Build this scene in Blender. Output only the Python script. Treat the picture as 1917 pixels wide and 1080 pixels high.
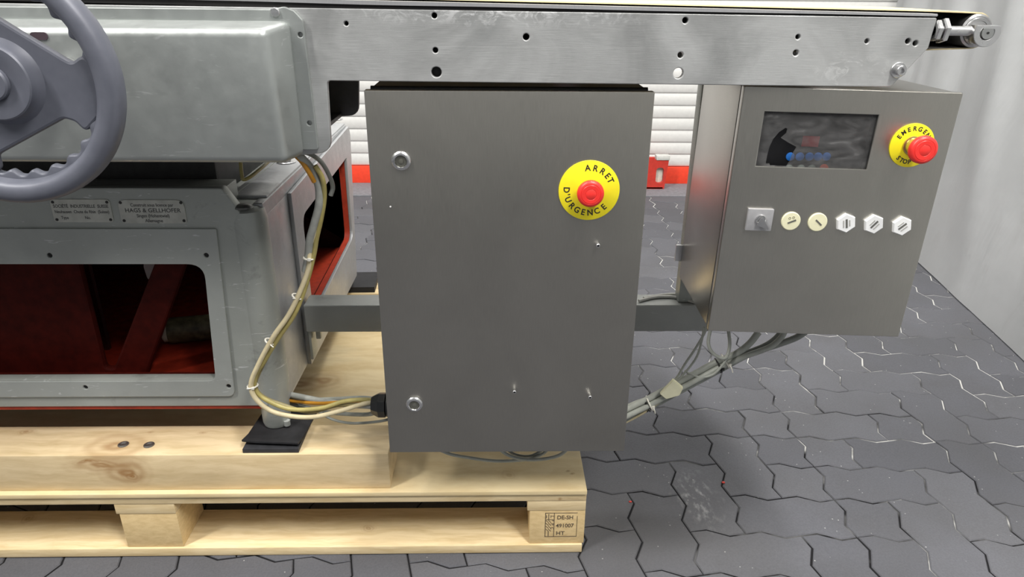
import bpy, bmesh, math, random
from mathutils import Vector, Matrix

for o in list(bpy.data.objects): bpy.data.objects.remove(o)
S = bpy.context.scene
COL = S.collection
R = math.radians
random.seed(7)

# ------------------------------------------------------------------ camera
F, TH, PS, RO, HC = 1323.0, R(23.3), R(1.4626), R(.5393), 1.0
fw = Vector((0, math.cos(TH), -math.sin(TH))); up0 = Vector((0, math.sin(TH), math.cos(TH))); rt0 = Vector((1, 0, 0))
rt = rt0*math.cos(RO) + up0*math.sin(RO); up = up0*math.cos(RO) - rt0*math.sin(RO)
ZR = Matrix.Rotation(-PS, 3, 'Z')
rt, up, fw = ZR@rt, ZR@up, ZR@fw
CAM = Vector((0, 0, HC))
cd = bpy.data.cameras.new('camera'); cam = bpy.data.objects.new('camera', cd); COL.objects.link(cam)
cam.matrix_world = Matrix(((rt.x, up.x, -fw.x, CAM.x), (rt.y, up.y, -fw.y, CAM.y), (rt.z, up.z, -fw.z, CAM.z), (0, 0, 0, 1)))
cd.sensor_width = 36; cd.lens = 36*F/1917; cd.clip_start = .02
S.camera = cam

# ------------------------------------------------------------------ light
W = bpy.data.worlds.new('hall_light'); S.world = W; W.use_nodes = True
W.node_tree.nodes['Background'].inputs[0].default_value = (.97, .985, 1, 1)
W.node_tree.nodes['Background'].inputs[1].default_value = .30
def area(name, loc, sx, sy, watt, target):
    l = bpy.data.lights.new(name, 'AREA'); l.shape = 'RECTANGLE'; l.size = sx; l.size_y = sy; l.energy = watt
    l.color = (1, .97, .93)
    o = bpy.data.objects.new(name, l); COL.objects.link(o); o.location = loc
    o.rotation_euler = (Vector(target)-Vector(loc)).to_track_quat('-Z', 'Y').to_euler()
area('ceiling_lamp', (-2.2, -.3, 4.2), .35, 3.0, 235, (-.8, 1.2, .3))
area('ceiling_lamp', (1.25, -.3, 4.2), .35, 3.0, 255, (.8, 1.5, .3))
area('ceiling_lamp', (.3, 3.0, 4.4), 3.0, .35, 70, (.3, 3.0, 0))
S.view_settings.view_transform = 'Standard'; S.view_settings.look = 'None'
S.view_settings.exposure = 0.0; S.view_settings.gamma = 1.0; S.view_settings.use_curve_mapping = False

# ------------------------------------------------------------------ pixel ray -> point on a real plane
def ray(px, py): return fw + rt*((px-958.5)/F) - up*((py-540)/F)
def at(px, py, Y=None, X=None, Z=None):
    d = ray(px, py)
    i, v = (1, Y) if Y is not None else ((0, X) if X is not None else (2, Z))
    return CAM + d*((v-CAM[i])/d[i])
def proj(p):
    d = Vector(p)-CAM; z = d.dot(fw)
    return 958.5+F*d.dot(rt)/z, 540-F*d.dot(up)/z

# ------------------------------------------------------------------ mesh helpers
def finish(bm, name, mat, parent=None, smooth=35, loc=None):
    bmesh.ops.recalc_face_normals(bm, faces=bm.faces)
    me = bpy.data.meshes.new(name); bm.to_mesh(me); bm.free()
    return link(me, name, mat, parent, smooth)
def link(me, name, mat, parent=None, smooth=35):
    me.materials.clear()
    if mat: me.materials.append(mat)
    if smooth:
        me.shade_smooth(); me.set_sharp_from_angle(angle=R(smooth))
    o = bpy.data.objects.new(name, me); COL.objects.link(o)
    if parent: hang(o, parent)
    return o
def hang(o, p):
    o.parent = p
    if p.get('_loc') is not None: o.matrix_parent_inverse = Matrix.Translation(-Vector(p['_loc']))
def thing(name, label, cat, loc, group=None):
    o = bpy.data.objects.new(name, None); COL.objects.link(o); o.location = loc; o['_loc'] = list(loc)
    o.empty_display_size = .05
    return tag(o, label, cat, group)
def tag(o, label, cat, group=None):
    o['label'] = label; o['category'] = cat
    if group: o['group'] = group
    return o
def B(): return bmesh.new()
def merge(bm, bm2, M=None):
    me = bpy.data.meshes.new('tmp'); bm2.to_mesh(me); bm2.free()
    if M is not None: me.transform(M)
    bm.from_mesh(me); bpy.data.meshes.remove(me)
def box(bm, x0, x1, y0, y1, z0, z1, bev=0, seg=2):
    b = bmesh.new(); bmesh.ops.create_cube(b, size=1)
    for v in b.verts:
        v.co = Vector(((x0+x1)/2+v.co.x*(x1-x0), (y0+y1)/2+v.co.y*(y1-y0), (z0+z1)/2+v.co.z*(z1-z0)))
    if bev: bmesh.ops.bevel(b, geom=list(b.edges), offset=bev, segments=seg, profile=.6, affect='EDGES')
    merge(bm, b)
def lathe(bm, prof, p0, axis, seg=32):
    """prof: (distance along axis, radius) list, spun about the axis from p0"""
    ax = Vector(axis).normalized(); a = ax.orthogonal().normalized(); c = ax.cross(a); p0 = Vector(p0)
    rings = []
    for h, r in prof:
        if r < 1e-6: rings.append([bm.verts.new(p0+ax*h)])
        else: rings.append([bm.verts.new(p0+ax*h+(a*math.cos(t)+c*math.sin(t))*r) for t in [2*math.pi*k/seg for k in range(seg)]])
    for A, C in zip(rings, rings[1:]):
        for k in range(seg):
            q = [A[k % len(A)], A[(k+1) % len(A)], C[(k+1) % len(C)], C[k % len(C)]]
            u = []
            for v in q:
                if v not in u: u.append(v)
            if len(u) > 2: bm.faces.new(u)
    for rg, h in ((rings[0], 0), (rings[-1], 1)):
        if len(rg) > 2: bm.faces.new(rg)
def cyl(bm, p0, p1, r, seg=24, ch=0):
    p0, p1 = Vector(p0), Vector(p1); L = (p1-p0).length
    pr = [(0, r), (L, r)] if not ch else [(0, r-ch), (ch, r), (L-ch, r), (L, r-ch)]
    lathe(bm, pr, p0, p1-p0, seg)
def spline(pts, n=8):
    P = [Vector(p) for p in pts]; P = [P[0]*2-P[1]]+P+[P[-1]*2-P[-2]]; out = []
    for i in range(1, len(P)-2):
        for k in range(n):
            t = k/n; a, b, c, d = P[i-1:i+3]
            out.append(.5*((2*b)+(c-a)*t+(2*a-5*b+4*c-d)*t*t+(3*b-a-3*c+d)*t**3))
    return out+[P[-2]]
def tube(bm, pts, r, seg=10, n=8, smooth=True):
    P = spline(pts, n) if smooth else [Vector(p) for p in pts]
    rings = []; nrm = None
    for i, p in enumerate(P):
        t = (P[min(i+1, len(P)-1)]-P[max(i-1, 0)]).normalized()
        nrm = t.orthogonal().normalized() if nrm is None else (nrm-t*nrm.dot(t)).normalized()
        bn = t.cross(nrm)
        rr = r(i/(len(P)-1)) if callable(r) else r
        rings.append([bm.verts.new(p+(nrm*math.cos(a)+bn*math.sin(a))*rr) for a in [2*math.pi*k/seg for k in range(seg)]])
    for A, C in zip(rings, rings[1:]):
        for k in range(seg): bm.faces.new((A[k], A[(k+1) % seg], C[(k+1) % seg], C[k]))
    bm.faces.new(rings[0]); bm.faces.new(rings[-1])
def circle(x, z, r, n=20): return [(x+r*math.cos(2*math.pi*k/n), z+r*math.sin(2*math.pi*k/n)) for k in range(n)]
def rrect(x0, x1, z0, z1, r, n=6):
    out = []
    for cx, cz, a0 in ((x1-r, z1-r, 0), (x0+r, z1-r, 90), (x0+r, z0+r, 180), (x1-r, z0+r, 270)):
        for k in range(n+1): a = R(a0+90*k/n); out.append((cx+r*math.cos(a), cz+r*math.sin(a)))
    return out
def rpoly(pts, rad, n=5):
    """polygon with rounded corners; rad one value or a list"""
    out = []; N = len(pts)
    for i, p in enumerate(pts):
        r = rad[i] if isinstance(rad, (list, tuple)) else rad
        p = Vector(p); a = Vector(pts[i-1])-p; b = Vector(pts[(i+1) % N])-p
        if r <= 0: out.append(tuple(p)); continue
        ang = a.angle(b); d = min(r/math.tan(ang/2), a.length*.48, b.length*.48)
        A = p+a.normalized()*d; C = p+b.normalized()*d
        for k in range(n+1):
            t = k/n; q = A*(1-t)**2+p*2*t*(1-t)+C*t*t; out.append(tuple(q))
    return out
def curve_plate(outer, holes, th, bev=0):
    cu = bpy.data.curves.new('c', 'CURVE'); cu.dimensions = '2D'; cu.fill_mode = 'BOTH'; cu.extrude = max(th/2-bev, 0)
    cu.bevel_depth = bev; cu.bevel_resolution = 1; cu.resolution_u = 1; cu.offset = -bev
    for L in [outer]+list(holes):
        s = cu.splines.new('POLY'); s.points.add(len(L)-1); s.use_cyclic_u = True
        for q, p in zip(s.points, L): q.co = (p[0], p[1], 0, 1)
    o = bpy.data.objects.new('c', cu); me = bpy.data.meshes.new_from_object(o)
    bpy.data.objects.remove(o); bpy.data.curves.remove(cu)
    return me
# local (x, y, z) -> world: XZ plate facing -Y, front at Y
def plate_xz(outer, holes, y0, y1, bev=0):
    me = curve_plate(outer, holes, y1-y0, bev)
    me.transform(Matrix(((1, 0, 0, 0), (0, 0, -1, (y0+y1)/2), (0, 1, 0, 0), (0, 0, 0, 1)))); return me
def plate_yz(outer, holes, x0, x1, bev=0):
    me = curve_plate(outer, holes, x1-x0, bev)
    me.transform(Matrix(((0, 0, 1, (x0+x1)/2), (1, 0, 0, 0), (0, 1, 0, 0), (0, 0, 0, 1)))); return me
def text_into(bm, s, size, M, th=.0004, weight=0.0, sx=1.0):
    cu = bpy.data.curves.new('t', 'FONT'); cu.body = s; cu.size = size; cu.extrude = th/2; cu.offset = weight
    cu.align_x = 'CENTER'; cu.align_y = 'CENTER'; cu.resolution_u = 3
    o = bpy.data.objects.new('t', cu); me = bpy.data.meshes.new_from_object(o)
    bpy.data.objects.remove(o); bpy.data.curves.remove(cu)
    me.transform(M@Matrix.Diagonal((sx, 1, 1, 1))); bm.from_mesh(me); bpy.data.meshes.remove(me)
FACE = Matrix(((1, 0, 0, 0), (0, 0, -1, 0), (0, 1, 0, 0), (0, 0, 0, 1)))   # text plane -> faces -Y
def face_at(p, rot=0): return Matrix.Translation(p)@FACE@Matrix.Rotation(rot, 4, 'Z')

# ------------------------------------------------------------------ materials
class NT:
    def __init__(s, name):
        s.m = bpy.data.materials.new(name); s.m.use_nodes = True; s.t = s.m.node_tree; s.b = s.t.nodes['Principled BSDF']
        s.geo = None
    def n(s, typ, **k):
        nd = s.t.nodes.new(typ)
        for a, v in k.items():
            if a.startswith('i'):
                key = int(a[1:]) if a[1:].isdigit() else a[1:].replace('_', ' ')
                if hasattr(v, 'is_output'): s.t.links.new(v, nd.inputs[key])
                else: nd.inputs[key].default_value = v
            else: setattr(nd, a, v)
        return nd
    def pos(s):
        if s.geo is None: s.geo = s.n('ShaderNodeNewGeometry')
        return s.geo.outputs['Position']
    def scaled(s, sc, off=(0, 0, 0), src=None):
        return s.n('ShaderNodeMapping', iVector=src or s.pos(), iScale=sc, iLocation=off).outputs[0]
    def noise(s, scale, sc=(1, 1, 1), detail=4, rough=.55, dist=0, off=(0, 0, 0)):
        return s.n('ShaderNodeTexNoise', iVector=s.scaled(sc, off), iScale=scale, iDetail=detail, iRoughness=rough, iDistortion=dist).outputs['Fac']
    def ramp(s, fac, stops):
        nd = s.n('ShaderNodeValToRGB', iFac=fac); e = nd.color_ramp.elements
        while len(e) < len(stops): e.new(.5)
        for q, (p, c) in zip(e, stops):
            q.position = p; q.color = (*c, 1) if isinstance(c, (tuple, list)) else (c, c, c, 1)
        return nd.outputs['Color']
    def mix(s, fac, a, b, mode='MIX'):
        nd = s.n('ShaderNodeMix', data_type='RGBA', blend_type=mode)
        for sock, v in ((nd.inputs[0], fac), (nd.inputs[6], a), (nd.inputs[7], b)):
            if hasattr(v, 'is_output'): s.t.links.new(v, sock)
            elif isinstance(v, (tuple, list)): sock.default_value = (*v, 1)
            else: sock.default_value = v
        return nd.outputs[2]
    def math(s, op, a, b=0.0):
        nd = s.n('ShaderNodeMath', operation=op)
        for q, v in ((nd.inputs[0], a), (nd.inputs[1], b)):
            if hasattr(v, 'is_output'): s.t.links.new(v, q)
            else: q.default_value = v
        return nd.outputs[0]
    def near(s, p, rad, warp=None):
        """1 at p, 0 beyond the radii rad (a stain or painted shade with a place of its own)"""
        v = s.n('ShaderNodeVectorMath', operation='SUBTRACT', i0=warp or s.pos(), i1=tuple(p)).outputs[0]
        v = s.n('ShaderNodeVectorMath', operation='DIVIDE', i0=v, i1=tuple(rad)).outputs[0]
        l = s.n('ShaderNodeVectorMath', operation='LENGTH', i0=v).outputs['Value']
        return s.n('ShaderNodeMapRange', iValue=l, i1=1.0, i2=0.0, i3=0.0, i4=1.0).outputs[0]
    def warp(s, scale, amt):
        nz = s.n('ShaderNodeTexNoise', iVector=s.pos(), iScale=scale, iDetail=3.0).outputs['Color']
        v = s.n('ShaderNodeVectorMath', operation='MULTIPLY_ADD', i0=nz, i1=(amt, amt, amt), i2=s.pos()).outputs[0]
        return s.n('ShaderNodeVectorMath', operation='SUBTRACT', i0=v, i1=(amt/2, amt/2, amt/2)).outputs[0]
    def set(s, **k):
        for a, v in k.items():
            q = s.b.inputs[a.replace('_', ' ')]
            if hasattr(v, 'is_output'): s.t.links.new(v, q)
            elif isinstance(v, (tuple, list)) and len(v) == 3: q.default_value = (*v, 1)
            else: q.default_value = v
        return s
    def bump(s, h, strength=.3, dist=.002):
        nd = s.n('ShaderNodeBump', iHeight=h, iStrength=strength, iDistance=dist)
        s.t.links.new(nd.outputs[0], s.b.inputs['Normal']); return s
def flat(name, col, rough=.5, metal=0, spec=.5, var=.12, bump=0):
    m = NT(name); nz = m.noise(60, detail=5)
    lo = tuple(c*(1-var) for c in col); hi = tuple(min(c*(1+var), 1) for c in col)
    m.set(Base_Color=m.ramp(nz, [(.3, lo), (.7, hi)]), Roughness=rough, Metallic=metal, Specular_IOR_Level=spec)
    if bump: m.bump(nz, bump, .001)
    return m.m
def brushed(name, col, rough, sc, amt=.12, metal=1.0, blotch=.15, bump=.05):
    m = NT(name)
    st = m.noise(40, sc, 6, .6); bl = m.noise(5, detail=3, dist=.6)
    c = m.ramp(st, [(.25, tuple(c*(1-amt) for c in col)), (.75, tuple(min(1, c*(1+amt)) for c in col))])
    c = m.mix(1.0, c, m.ramp(bl, [(.3, 1-blotch), (.7, 1.0)]), 'MULTIPLY')
    rg = m.math('ADD', m.math('MULTIPLY', st, .12), rough-.06)
    m.set(Base_Color=c, Metallic=metal, Roughness=rg).bump(st, bump, .0006)
    return m.m
def wood(name, lo, hi, sc, knots=(), grey=.15, dark=(.30, .15, .05)):
    m = NT(name); w = m.warp(9, .03)
    g = m.n('ShaderNodeTexNoise', iVector=m.scaled(sc, src=w), iScale=7.0, iDetail=7.0, iRoughness=.6).outputs['Fac']
    big = m.noise(3.2, (.5, 1, 1), 3)
    c = m.ramp(g, [(.3, lo), (.62, hi)])
    c = m.mix(m.ramp(big, [(.45, 0.0), (.75, .5)]), c, tuple(a*.82 for a in lo))
    c = m.mix(m.ramp(m.noise(6, (.6, 1.4, 1.4), 5, off=(3, 1, 2)), [(.56, 0.0), (.8, grey)]), c, (.33, .30, .22))
    kw = m.warp(22, .022)
    for p, rad, k in knots:
        d = m.near(p, rad, kw)
        rings = m.math('MULTIPLY', d, m.math('ADD', m.math('MULTIPLY', m.math('SINE', m.math('MULTIPLY', d, 17.0)), .3), .7))
        c = m.mix(m.math('MULTIPLY', rings, k), c, dark)
    m.set(Base_Color=c, Roughness=.62, Specular_IOR_Level=.3).bump(g, .15, .001)
    return m.m
def painted(name, col, var=.14, fleck=.5, dirt=.5, rough=.42, metal=.25, bump=.35):
    """grey machine enamel over rough casting, with chips, flecks and grime"""
    m = NT(name); big = m.noise(4, detail=5, dist=.4); fine = m.noise(46, detail=6, rough=.6)
    c = m.ramp(big, [(.3, tuple(a*(1-var) for a in col)), (.7, tuple(a*(1+var) for a in col))])
    fl = m.noise(60, (.45, .45, 2.2), 3, .5, 1.4)
    c = m.mix(m.ramp(fl, [(.665, 0.0), (.73, fleck)]), c, (.75, .77, .78))
    dr = m.noise(11, (1, 1, 1.3), 7, .68, .5, (4, 2, 7))
    c = m.mix(m.ramp(dr, [(.60, 0.0), (.74, dirt)]), c, (.05, .05, .045))
    h = m.math('ADD', m.math('MULTIPLY', fine, .4), m.noise(14, detail=3))
    m.set(Base_Color=c, Roughness=m.ramp(fine, [(.3, rough-.08), (.7, rough+.12)]), Metallic=metal).bump(h, bump, .004)
    return m.m

# ================================================================== SETTING
# ---- floor: interlocking zigzag pavers laid in herringbone, half stones along the laying seams
def paver_mat():
    m = NT('charcoal_concrete_paver'); P = m.pos()
    rnd = m.n('ShaderNodeObjectInfo').outputs['Random']
    base = m.ramp(rnd, [(0, (.078, .080, .091)), (.5, (.092, .094, .106)), (1, (.106, .108, .120))])
    c = m.mix(m.ramp(m.noise(5, detail=5), [(.4, 0.0), (.7, .35)]), base, (.066, .065, .064))
    fine = m.noise(260, detail=6, rough=.7)
    c = m.mix(1.0, c, m.ramp(fine, [(.25, .82), (.75, 1.16)]), 'MULTIPLY')
    v = m.n('ShaderNodeTexVoronoi', iVector=P, iScale=52.0, iRandomness=1.0)
    keep = m.math('GREATER_THAN', m.noise(15, detail=1, off=(5, 0, 0)), .52)
    sp = m.math('MULTIPLY', m.ramp(v.outputs['Distance'], [(.035, .6), (.09, 0.0)]), keep)
    c = m.mix(sp, c, (.55, .55, .53))
    w = m.warp(30, .06)
    st = at(1305, 935, Z=0)
    blot = m.math('MULTIPLY', m.near((st.x, st.y, 0), (.055, .11, .2), w), m.ramp(m.noise(75, (1, .5, 1), 5), [(.50, 0.0), (.72, .8)]))
    c = m.mix(blot, c, (.50, .50, .50))
    cast_shade = at(1200, 960, Z=0)
    c = m.mix(m.math('MULTIPLY', m.near((cast_shade.x, cast_shade.y-.05, 0), (.33, .22, .3), m.warp(8, .1)), .6), c, (.045, .043, .040))  # photographer's soft shadow painted into the paver colour
    m.set(Base_Color=c, Roughness=.72, Specular_IOR_Level=.35).bump(m.math('ADD', fine, m.math('MULTIPLY', m.noise(24, detail=3), 2.0)), .35, .0016)
    return m.m
def joint_mat():
    m = NT('joint_sand'); nz = m.noise(7, detail=4)
    sx = m.n('ShaderNodeSeparateXYZ', iVector=m.pos())
    far = m.math('ADD', m.math('MULTIPLY', sx.outputs['X'], .17), m.math('MULTIPLY', sx.outputs['Y'], .12))
    f = m.math('ADD', m.math('ADD', far, m.math('MULTIPLY', nz, .9)), -.37)
    c = m.ramp(f, [(.33, (.012, .012, .013)), (.42, (.10, .10, .10)), (.52, (.46, .46, .44))])
    m.set(Base_Color=c, Roughness=.95, Specular_IOR_Level=.1); return m.m
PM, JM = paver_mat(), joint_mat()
O2, U, V = Vector((.286, 1.327, 0)), Vector((.1095, -.0068, 0)), Vector((.0035, .1118, 0))
PH = [(0, 0), (.31, .07), (.70, -.07)]           # profile along +u
PV = [(0, 0), (.30, -.085), (.70, .085)]         # profile along +v
def stone_outline(nu, nv):
    pts = []
    for k in range(nu): pts += [(k+t, d) for t, d in PH]
    for k in range(nv): pts += [(nu+d, k+t) for t, d in PV]
    for k in range(nu): pts += [(nu-k-t, nv+d) for t, d in [(0, 0)]+[(1-a, b) for a, b in PH[:0:-1]]]
    for k in range(nv): pts += [(d, nv-k-t) for t, d in [(0, 0)]+[(1-a, b) for a, b in PV[:0:-1]]]
    return pts
def stone_mesh(nu, nv, name):
    o = [U*a+V*b for a, b in stone_outline(nu, nv)]; c = (U*nu+V*nv)/2; n = len(o); bm = B()
    def inset(d, z):
        L = []
        for i, p in enumerate(o):
            e = (o[(i+1) % n]-o[i-1]).normalized(); q = p+Vector((-e.y, e.x, 0))*d-c; q.z = z; L.append(bm.verts.new(q))
        return L
    t, mid, low = inset(.0036, 0), inset(.0016, -.0018), inset(.0015, -.013)
    bm.faces.new(t)
    for a, b in ((t, mid), (mid, low)):
        for i in range(n): bm.faces.new((a[i], a[(i+1) % n], b[(i+1) % n], b[i]))
    bmesh.ops.recalc_face_normals(bm, faces=bm.faces)
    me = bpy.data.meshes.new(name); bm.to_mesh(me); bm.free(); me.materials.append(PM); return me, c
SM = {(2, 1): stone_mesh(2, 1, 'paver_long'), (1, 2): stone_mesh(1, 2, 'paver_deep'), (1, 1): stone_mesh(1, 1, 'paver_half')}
def cluster(i, j):
    a, b = math.floor((i-4)/14), math.floor((j-1)/14)
    return (a, b, {(-1, -1): 0, (0, -1): 1, (-1, 0): 0, (0, 0): 3}.get((a, b), (a*3+b*5) % 4))
bm = B(); box(bm, -5, 3.2, -4, 3.9, -.06, -.0030)
floor = finish(bm, 'floor', JM, smooth=0); floor['kind'] = 'structure'
stones = []
for i in range(-38, 20):
    for j in range(-32, 23):
        c = cluster(i, j); k = (i-j-c[2]) % 4
        prt = {0: (1, 0), 1: (-1, 0), 3: (0, 1), 2: (0, -1)}[k]
        if cluster(i+prt[0], j+prt[1]) != c: size = (1, 1)
        elif k == 0: size = (2, 1)
        elif k == 3: size = (1, 2)
        else: continue
        p = O2+U*i+V*j+SM[size][1]
        if p.y > 3.62: continue
        stones.append((size, p))
def in_view(p):
    if p.y < .9: return False
    x, y = proj(p)
    if x > 1040 and y > 560 and x < 1990 and y < 1130: return True
    if y > 1015 and y < 1120 and x > -60: return True
    return (640 < x < 720 and 345 < y < 540) or (1150 < x < 1330 and 350 < y < 640) or (x > 1650 and y > 470 and x < 1960)
seen = sorted([s for s in stones if in_view(s[1]) and s[1].x < 2.0], key=lambda s: s[1].y)[:300]
ids = {id(s) for s in seen}
for s in seen:
    me, _ = SM[s[0]]
    o = bpy.data.objects.new('paver', me); COL.objects.link(o)
    o.location = s[1]+Vector((0, 0, random.uniform(-.0016, .0004)))
    o.rotation_euler = (R(random.uniform(-.35, .35)), R(random.uniform(-.35, .35)), R(random.uniform(-.3, .3)))
    o.parent = floor
bm = B()
for s in stones:
    if id(s) in ids: continue
    t = SM[s[0]][0].copy(); t.transform(Matrix.Translation(s[1]+Vector((0, 0, random.uniform(-.0012, .0006))))); bm.from_mesh(t); bpy.data.meshes.remove(t)
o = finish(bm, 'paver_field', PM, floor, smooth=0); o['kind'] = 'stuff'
bm = B(); box(bm, -5, 3.2, 3.52, 3.9, -.05, .0025, .001)
o = finish(bm, 'trim_1', flat('grey_concrete_sill', (.17, .175, .19), .7, var=.2), smooth=0); o['kind'] = 'structure'
# a few red crumbs of paint on the pavers
RED = flat('red_paint_chip', (.55, .05, .035), .6)
for px, py, s in ((1354, 904, .0034), (1180, 940, .003)):
    p = at(px, py, Z=0); bm = B(); bmesh.ops.create_icosphere(bm, subdivisions=2, radius=s)
    for v in bm.verts: v.co = Vector((v.co.x*1.2+p.x, v.co.y*.8+p.y, v.co.z*.6+p.z+s*.4+.0002))
    tag(finish(bm, 'paint_chip', RED), 'small red crumb on the dark pavers, '+('beside the white stain' if px > 1300 else 'close to the pallet corner'), 'paint chip')

# ---- ribbed roller door closing the hall at the back
WP = flat('white_door_panel', (.64, .64, .62), .45, var=.04); DR = flat('red_rubber_edge', (.80, .055, .02), .5, var=.08)
door = bpy.data.objects.new('door_1', None); COL.objects.link(door); door['kind'] = 'structure'; door.location = (0, 3.78, 0)
bm = B(); YD, hs = 0, .0645
prof = [(0, .003), (.003, -.001), (.010, -.0035), (.036, -.004), (.050, -.002), (.0605, .001), (.0645, .003)]
L = [[bm.verts.new((x, y, z)) for z, y in prof] for x in (-5, 3)]
for k in range(len(prof)-1): bm.faces.new((L[0][k], L[1][k], L[1][k+1], L[0][k+1]))
bk = [[bm.verts.new((x, .03, z)) for z in (0, hs)] for x in (-5, 3)]
bm.faces.new((bk[0][0], bk[1][0], L[1][0], L[0][0])); bm.faces.new((bk[0][1], bk[1][1], L[1][-1], L[0][-1])); bm.faces.new((bk[0][0], bk[0][1], bk[1][1], bk[1][0]))
slat = finish(bm, 'slat', WP, None, 50); slat.parent = door; slat.location = (0, 0, .095)
for k in range(1, 46):
    q = slat.copy(); COL.objects.link(q); q.location = (0, 0, .095+hs*k)
bm = B(); box(bm, -5, 3, -.014, .03, .002, .093, .004); o = finish(bm, 'bottom_rail', DR, None); o.parent = door

# ---- white hanging sheet at the right
def sheet_mat():
    m = NT('white_sheet'); c = m.ramp(m.noise(2.5, detail=5), [(.3, (.64, .655, .66)), (.7, (.73, .745, .75))])
    s1 = at(1838, 548, X=1.6)
    c = m.mix(m.ramp(m.noise(9, (1, 1, .35), 5, .6, 1.0), [(.6, 0.0), (.85, .25)]), c, (.45, .45, .43))
    m.set(Base_Color=c, Roughness=.55, Specular_IOR_Level=.3).bump(m.noise(4, (1, 1, .3), 4, dist=.8), .25, .02); return m.m
s0, s1 = at(1720, 490, Z=0), at(1917, 672, Z=0); d = (s1-s0).normalized(); nrm = Vector((d.y, -d.x, 0))
bm = B(); NX, NZ = 190, 44; g = []
for a in range(NX+1):
    u = -1.15+a/NX*4.4; row = []
    for b in range(NZ+1):
        z = b/NZ*2.9; f = .06+.94*min(1, z/.9)
        q = u+.38*z; w = (.016*math.sin(q*13+.6*math.sin(z*2.1))+.007*math.sin(q*27+1.3+z*.7)+.003*math.sin(q*43+z*2))*f
        w += .010*math.sin(u*9+z*5.5)*math.exp(-((z-.42)/.25)**2)
        p = s0+d*u-nrm*(w-.010+.13*z); row.append(bm.verts.new((p.x, p.y, .004+z)))
    g.append(row)
for a in range(NX):
    for b in range(NZ): bm.faces.new((g[a][b], g[a+1][b], g[a+1][b+1], g[a][b+1]))
geo = bm.faces[:]; r = bmesh.ops.solidify(bm, geom=geo, thickness=.002)
tag(finish(bm, 'hanging_sheet', sheet_mat(), smooth=80), 'tall white plastic sheet hanging in soft folds to the floor beside the steel control box', 'curtain')

# ---- red guard at the foot of the roller door
RP = flat('red_steel', (.50, .035, .022), .45)
a, b = at(1196, 292, Y=3.66), at(1248, 342, Y=3.66)
t = thing('door_guard', 'small red steel guard with a pale slot, standing before the white roller door', 'guard', ((a.x+b.x)/2, 3.66, 0))
x1 = b.x
link(plate_xz([(x1-.26, .004), (x1-.012, .004), (x1, .16), (x1-.075, .16), (x1-.075, .172), (x1-.26, .172)], [rrect(x1-.062, x1-.022, .035, .118, .016)], 3.655, 3.675), 'face_plate', RP, t)
bm = B(); box(bm, x1-.26, x1-.02, 3.655, 3.755, 0, .012); finish(bm, 'foot_plate', RP, t)
bm = B(); box(bm, x1-.066, x1-.016, 3.676, 3.684, .03, .125, .002); finish(bm, 'slot_backing', flat('pale_plastic', (.60, .60, .52), .5), t)
bm = B(); box(bm, x1-.068, x1+.004, 3.65, 3.70, .158, .182, .004); finish(bm, 'top_clip', flat('grey_clip', (.55, .55, .52), .5), t)

# ================================================================== PALLET AND TIMBERS
PX0, PX1, PY0, PY1 = -1.62, .168, 1.043, 1.96
wl, wh = (.62, .47, .25), (.80, .65, .40)
GR = (1.2, 14, 14)
ply = wood('plywood', (.66, .50, .26), (.80, .66, .40), (1.0, 4, 8), [(at(590, 640, Z=.148), (.06, .08, .05), .8), (at(605, 712, Z=.148), (.06, .05, .05), .6), (at(560, 720, Z=.148), (.10, .05, .05), .85),
     (at(1065, 882, Z=.148), (.006, .004, .02), 1.0), (at(1073, 887, Z=.148), (.006, .004, .02), 1.0), (at(950, 888, Z=.148), (.02, .02, .02), .35)], .35)
brd = wood('pallet_board', wl, wh, GR, [(at(1049, 935, Y=1.043), (.006, .02, .006), 1.0), (at(50, 970, Z=.02), (.02, .02, .05), .5), (at(690, 988, Z=.02), (.016, .012, .05), .6), (at(1380, 990, Z=.02), (.01, .01, .05), .4), (at(1075, 935, Y=1.043), (.05, .02, .004), .5)], .12)
blk = wood('pallet_block', (.62, .45, .22), (.76, .58, .31), (9, 9, 22), (), .05)
pal = thing('wooden_pallet', 'pale softwood pallet with a plywood deck carrying the grey machine', 'pallet', (-.7, 1.5, 0))
def wob(bm, amt=.0012):
    for v in bm.verts: v.co += Vector((random.uniform(-amt, amt), random.uniform(-amt, amt), random.uniform(-amt, amt)*.5))
bm = B(); box(bm, PX0, PX1, PY0-.004, PY1, .1395, .1483, .0012); finish(bm, 'plywood_sheet', ply, pal)
y = PY0
for w in (.15, .13, .15, .13, .15, .14):
    bm = B(); box(bm, PX0, PX1, y, y+w, .1225, .1388, .0018); finish(bm, 'deck_board', brd, pal); y += w+.012
for x0, x1 in ((.062, PX1), (-.694, -.588), (-1.45, -1.34)):
    bm = B(); box(bm, x0-.003, x1, PY0+.001, PY1, .0995, .122, .0015); finish(bm, 'cross_board', brd, pal)
    for yb in (PY0+.002, 1.45, PY1-.105):
        bm = B(); box(bm, x0+.002, x1, yb, yb+.1, .0205, .099, .0012); finish(bm, 'block', blk, pal)
for y0, y1 in ((PY0, PY0+.105), (1.445, 1.55), (PY1-.105, PY1)):
    bm = B(); box(bm, PX0, PX1-.003, y0-.002, y1, .001, .0198, .0018); finish(bm, 'bottom_board', brd, pal)
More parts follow.
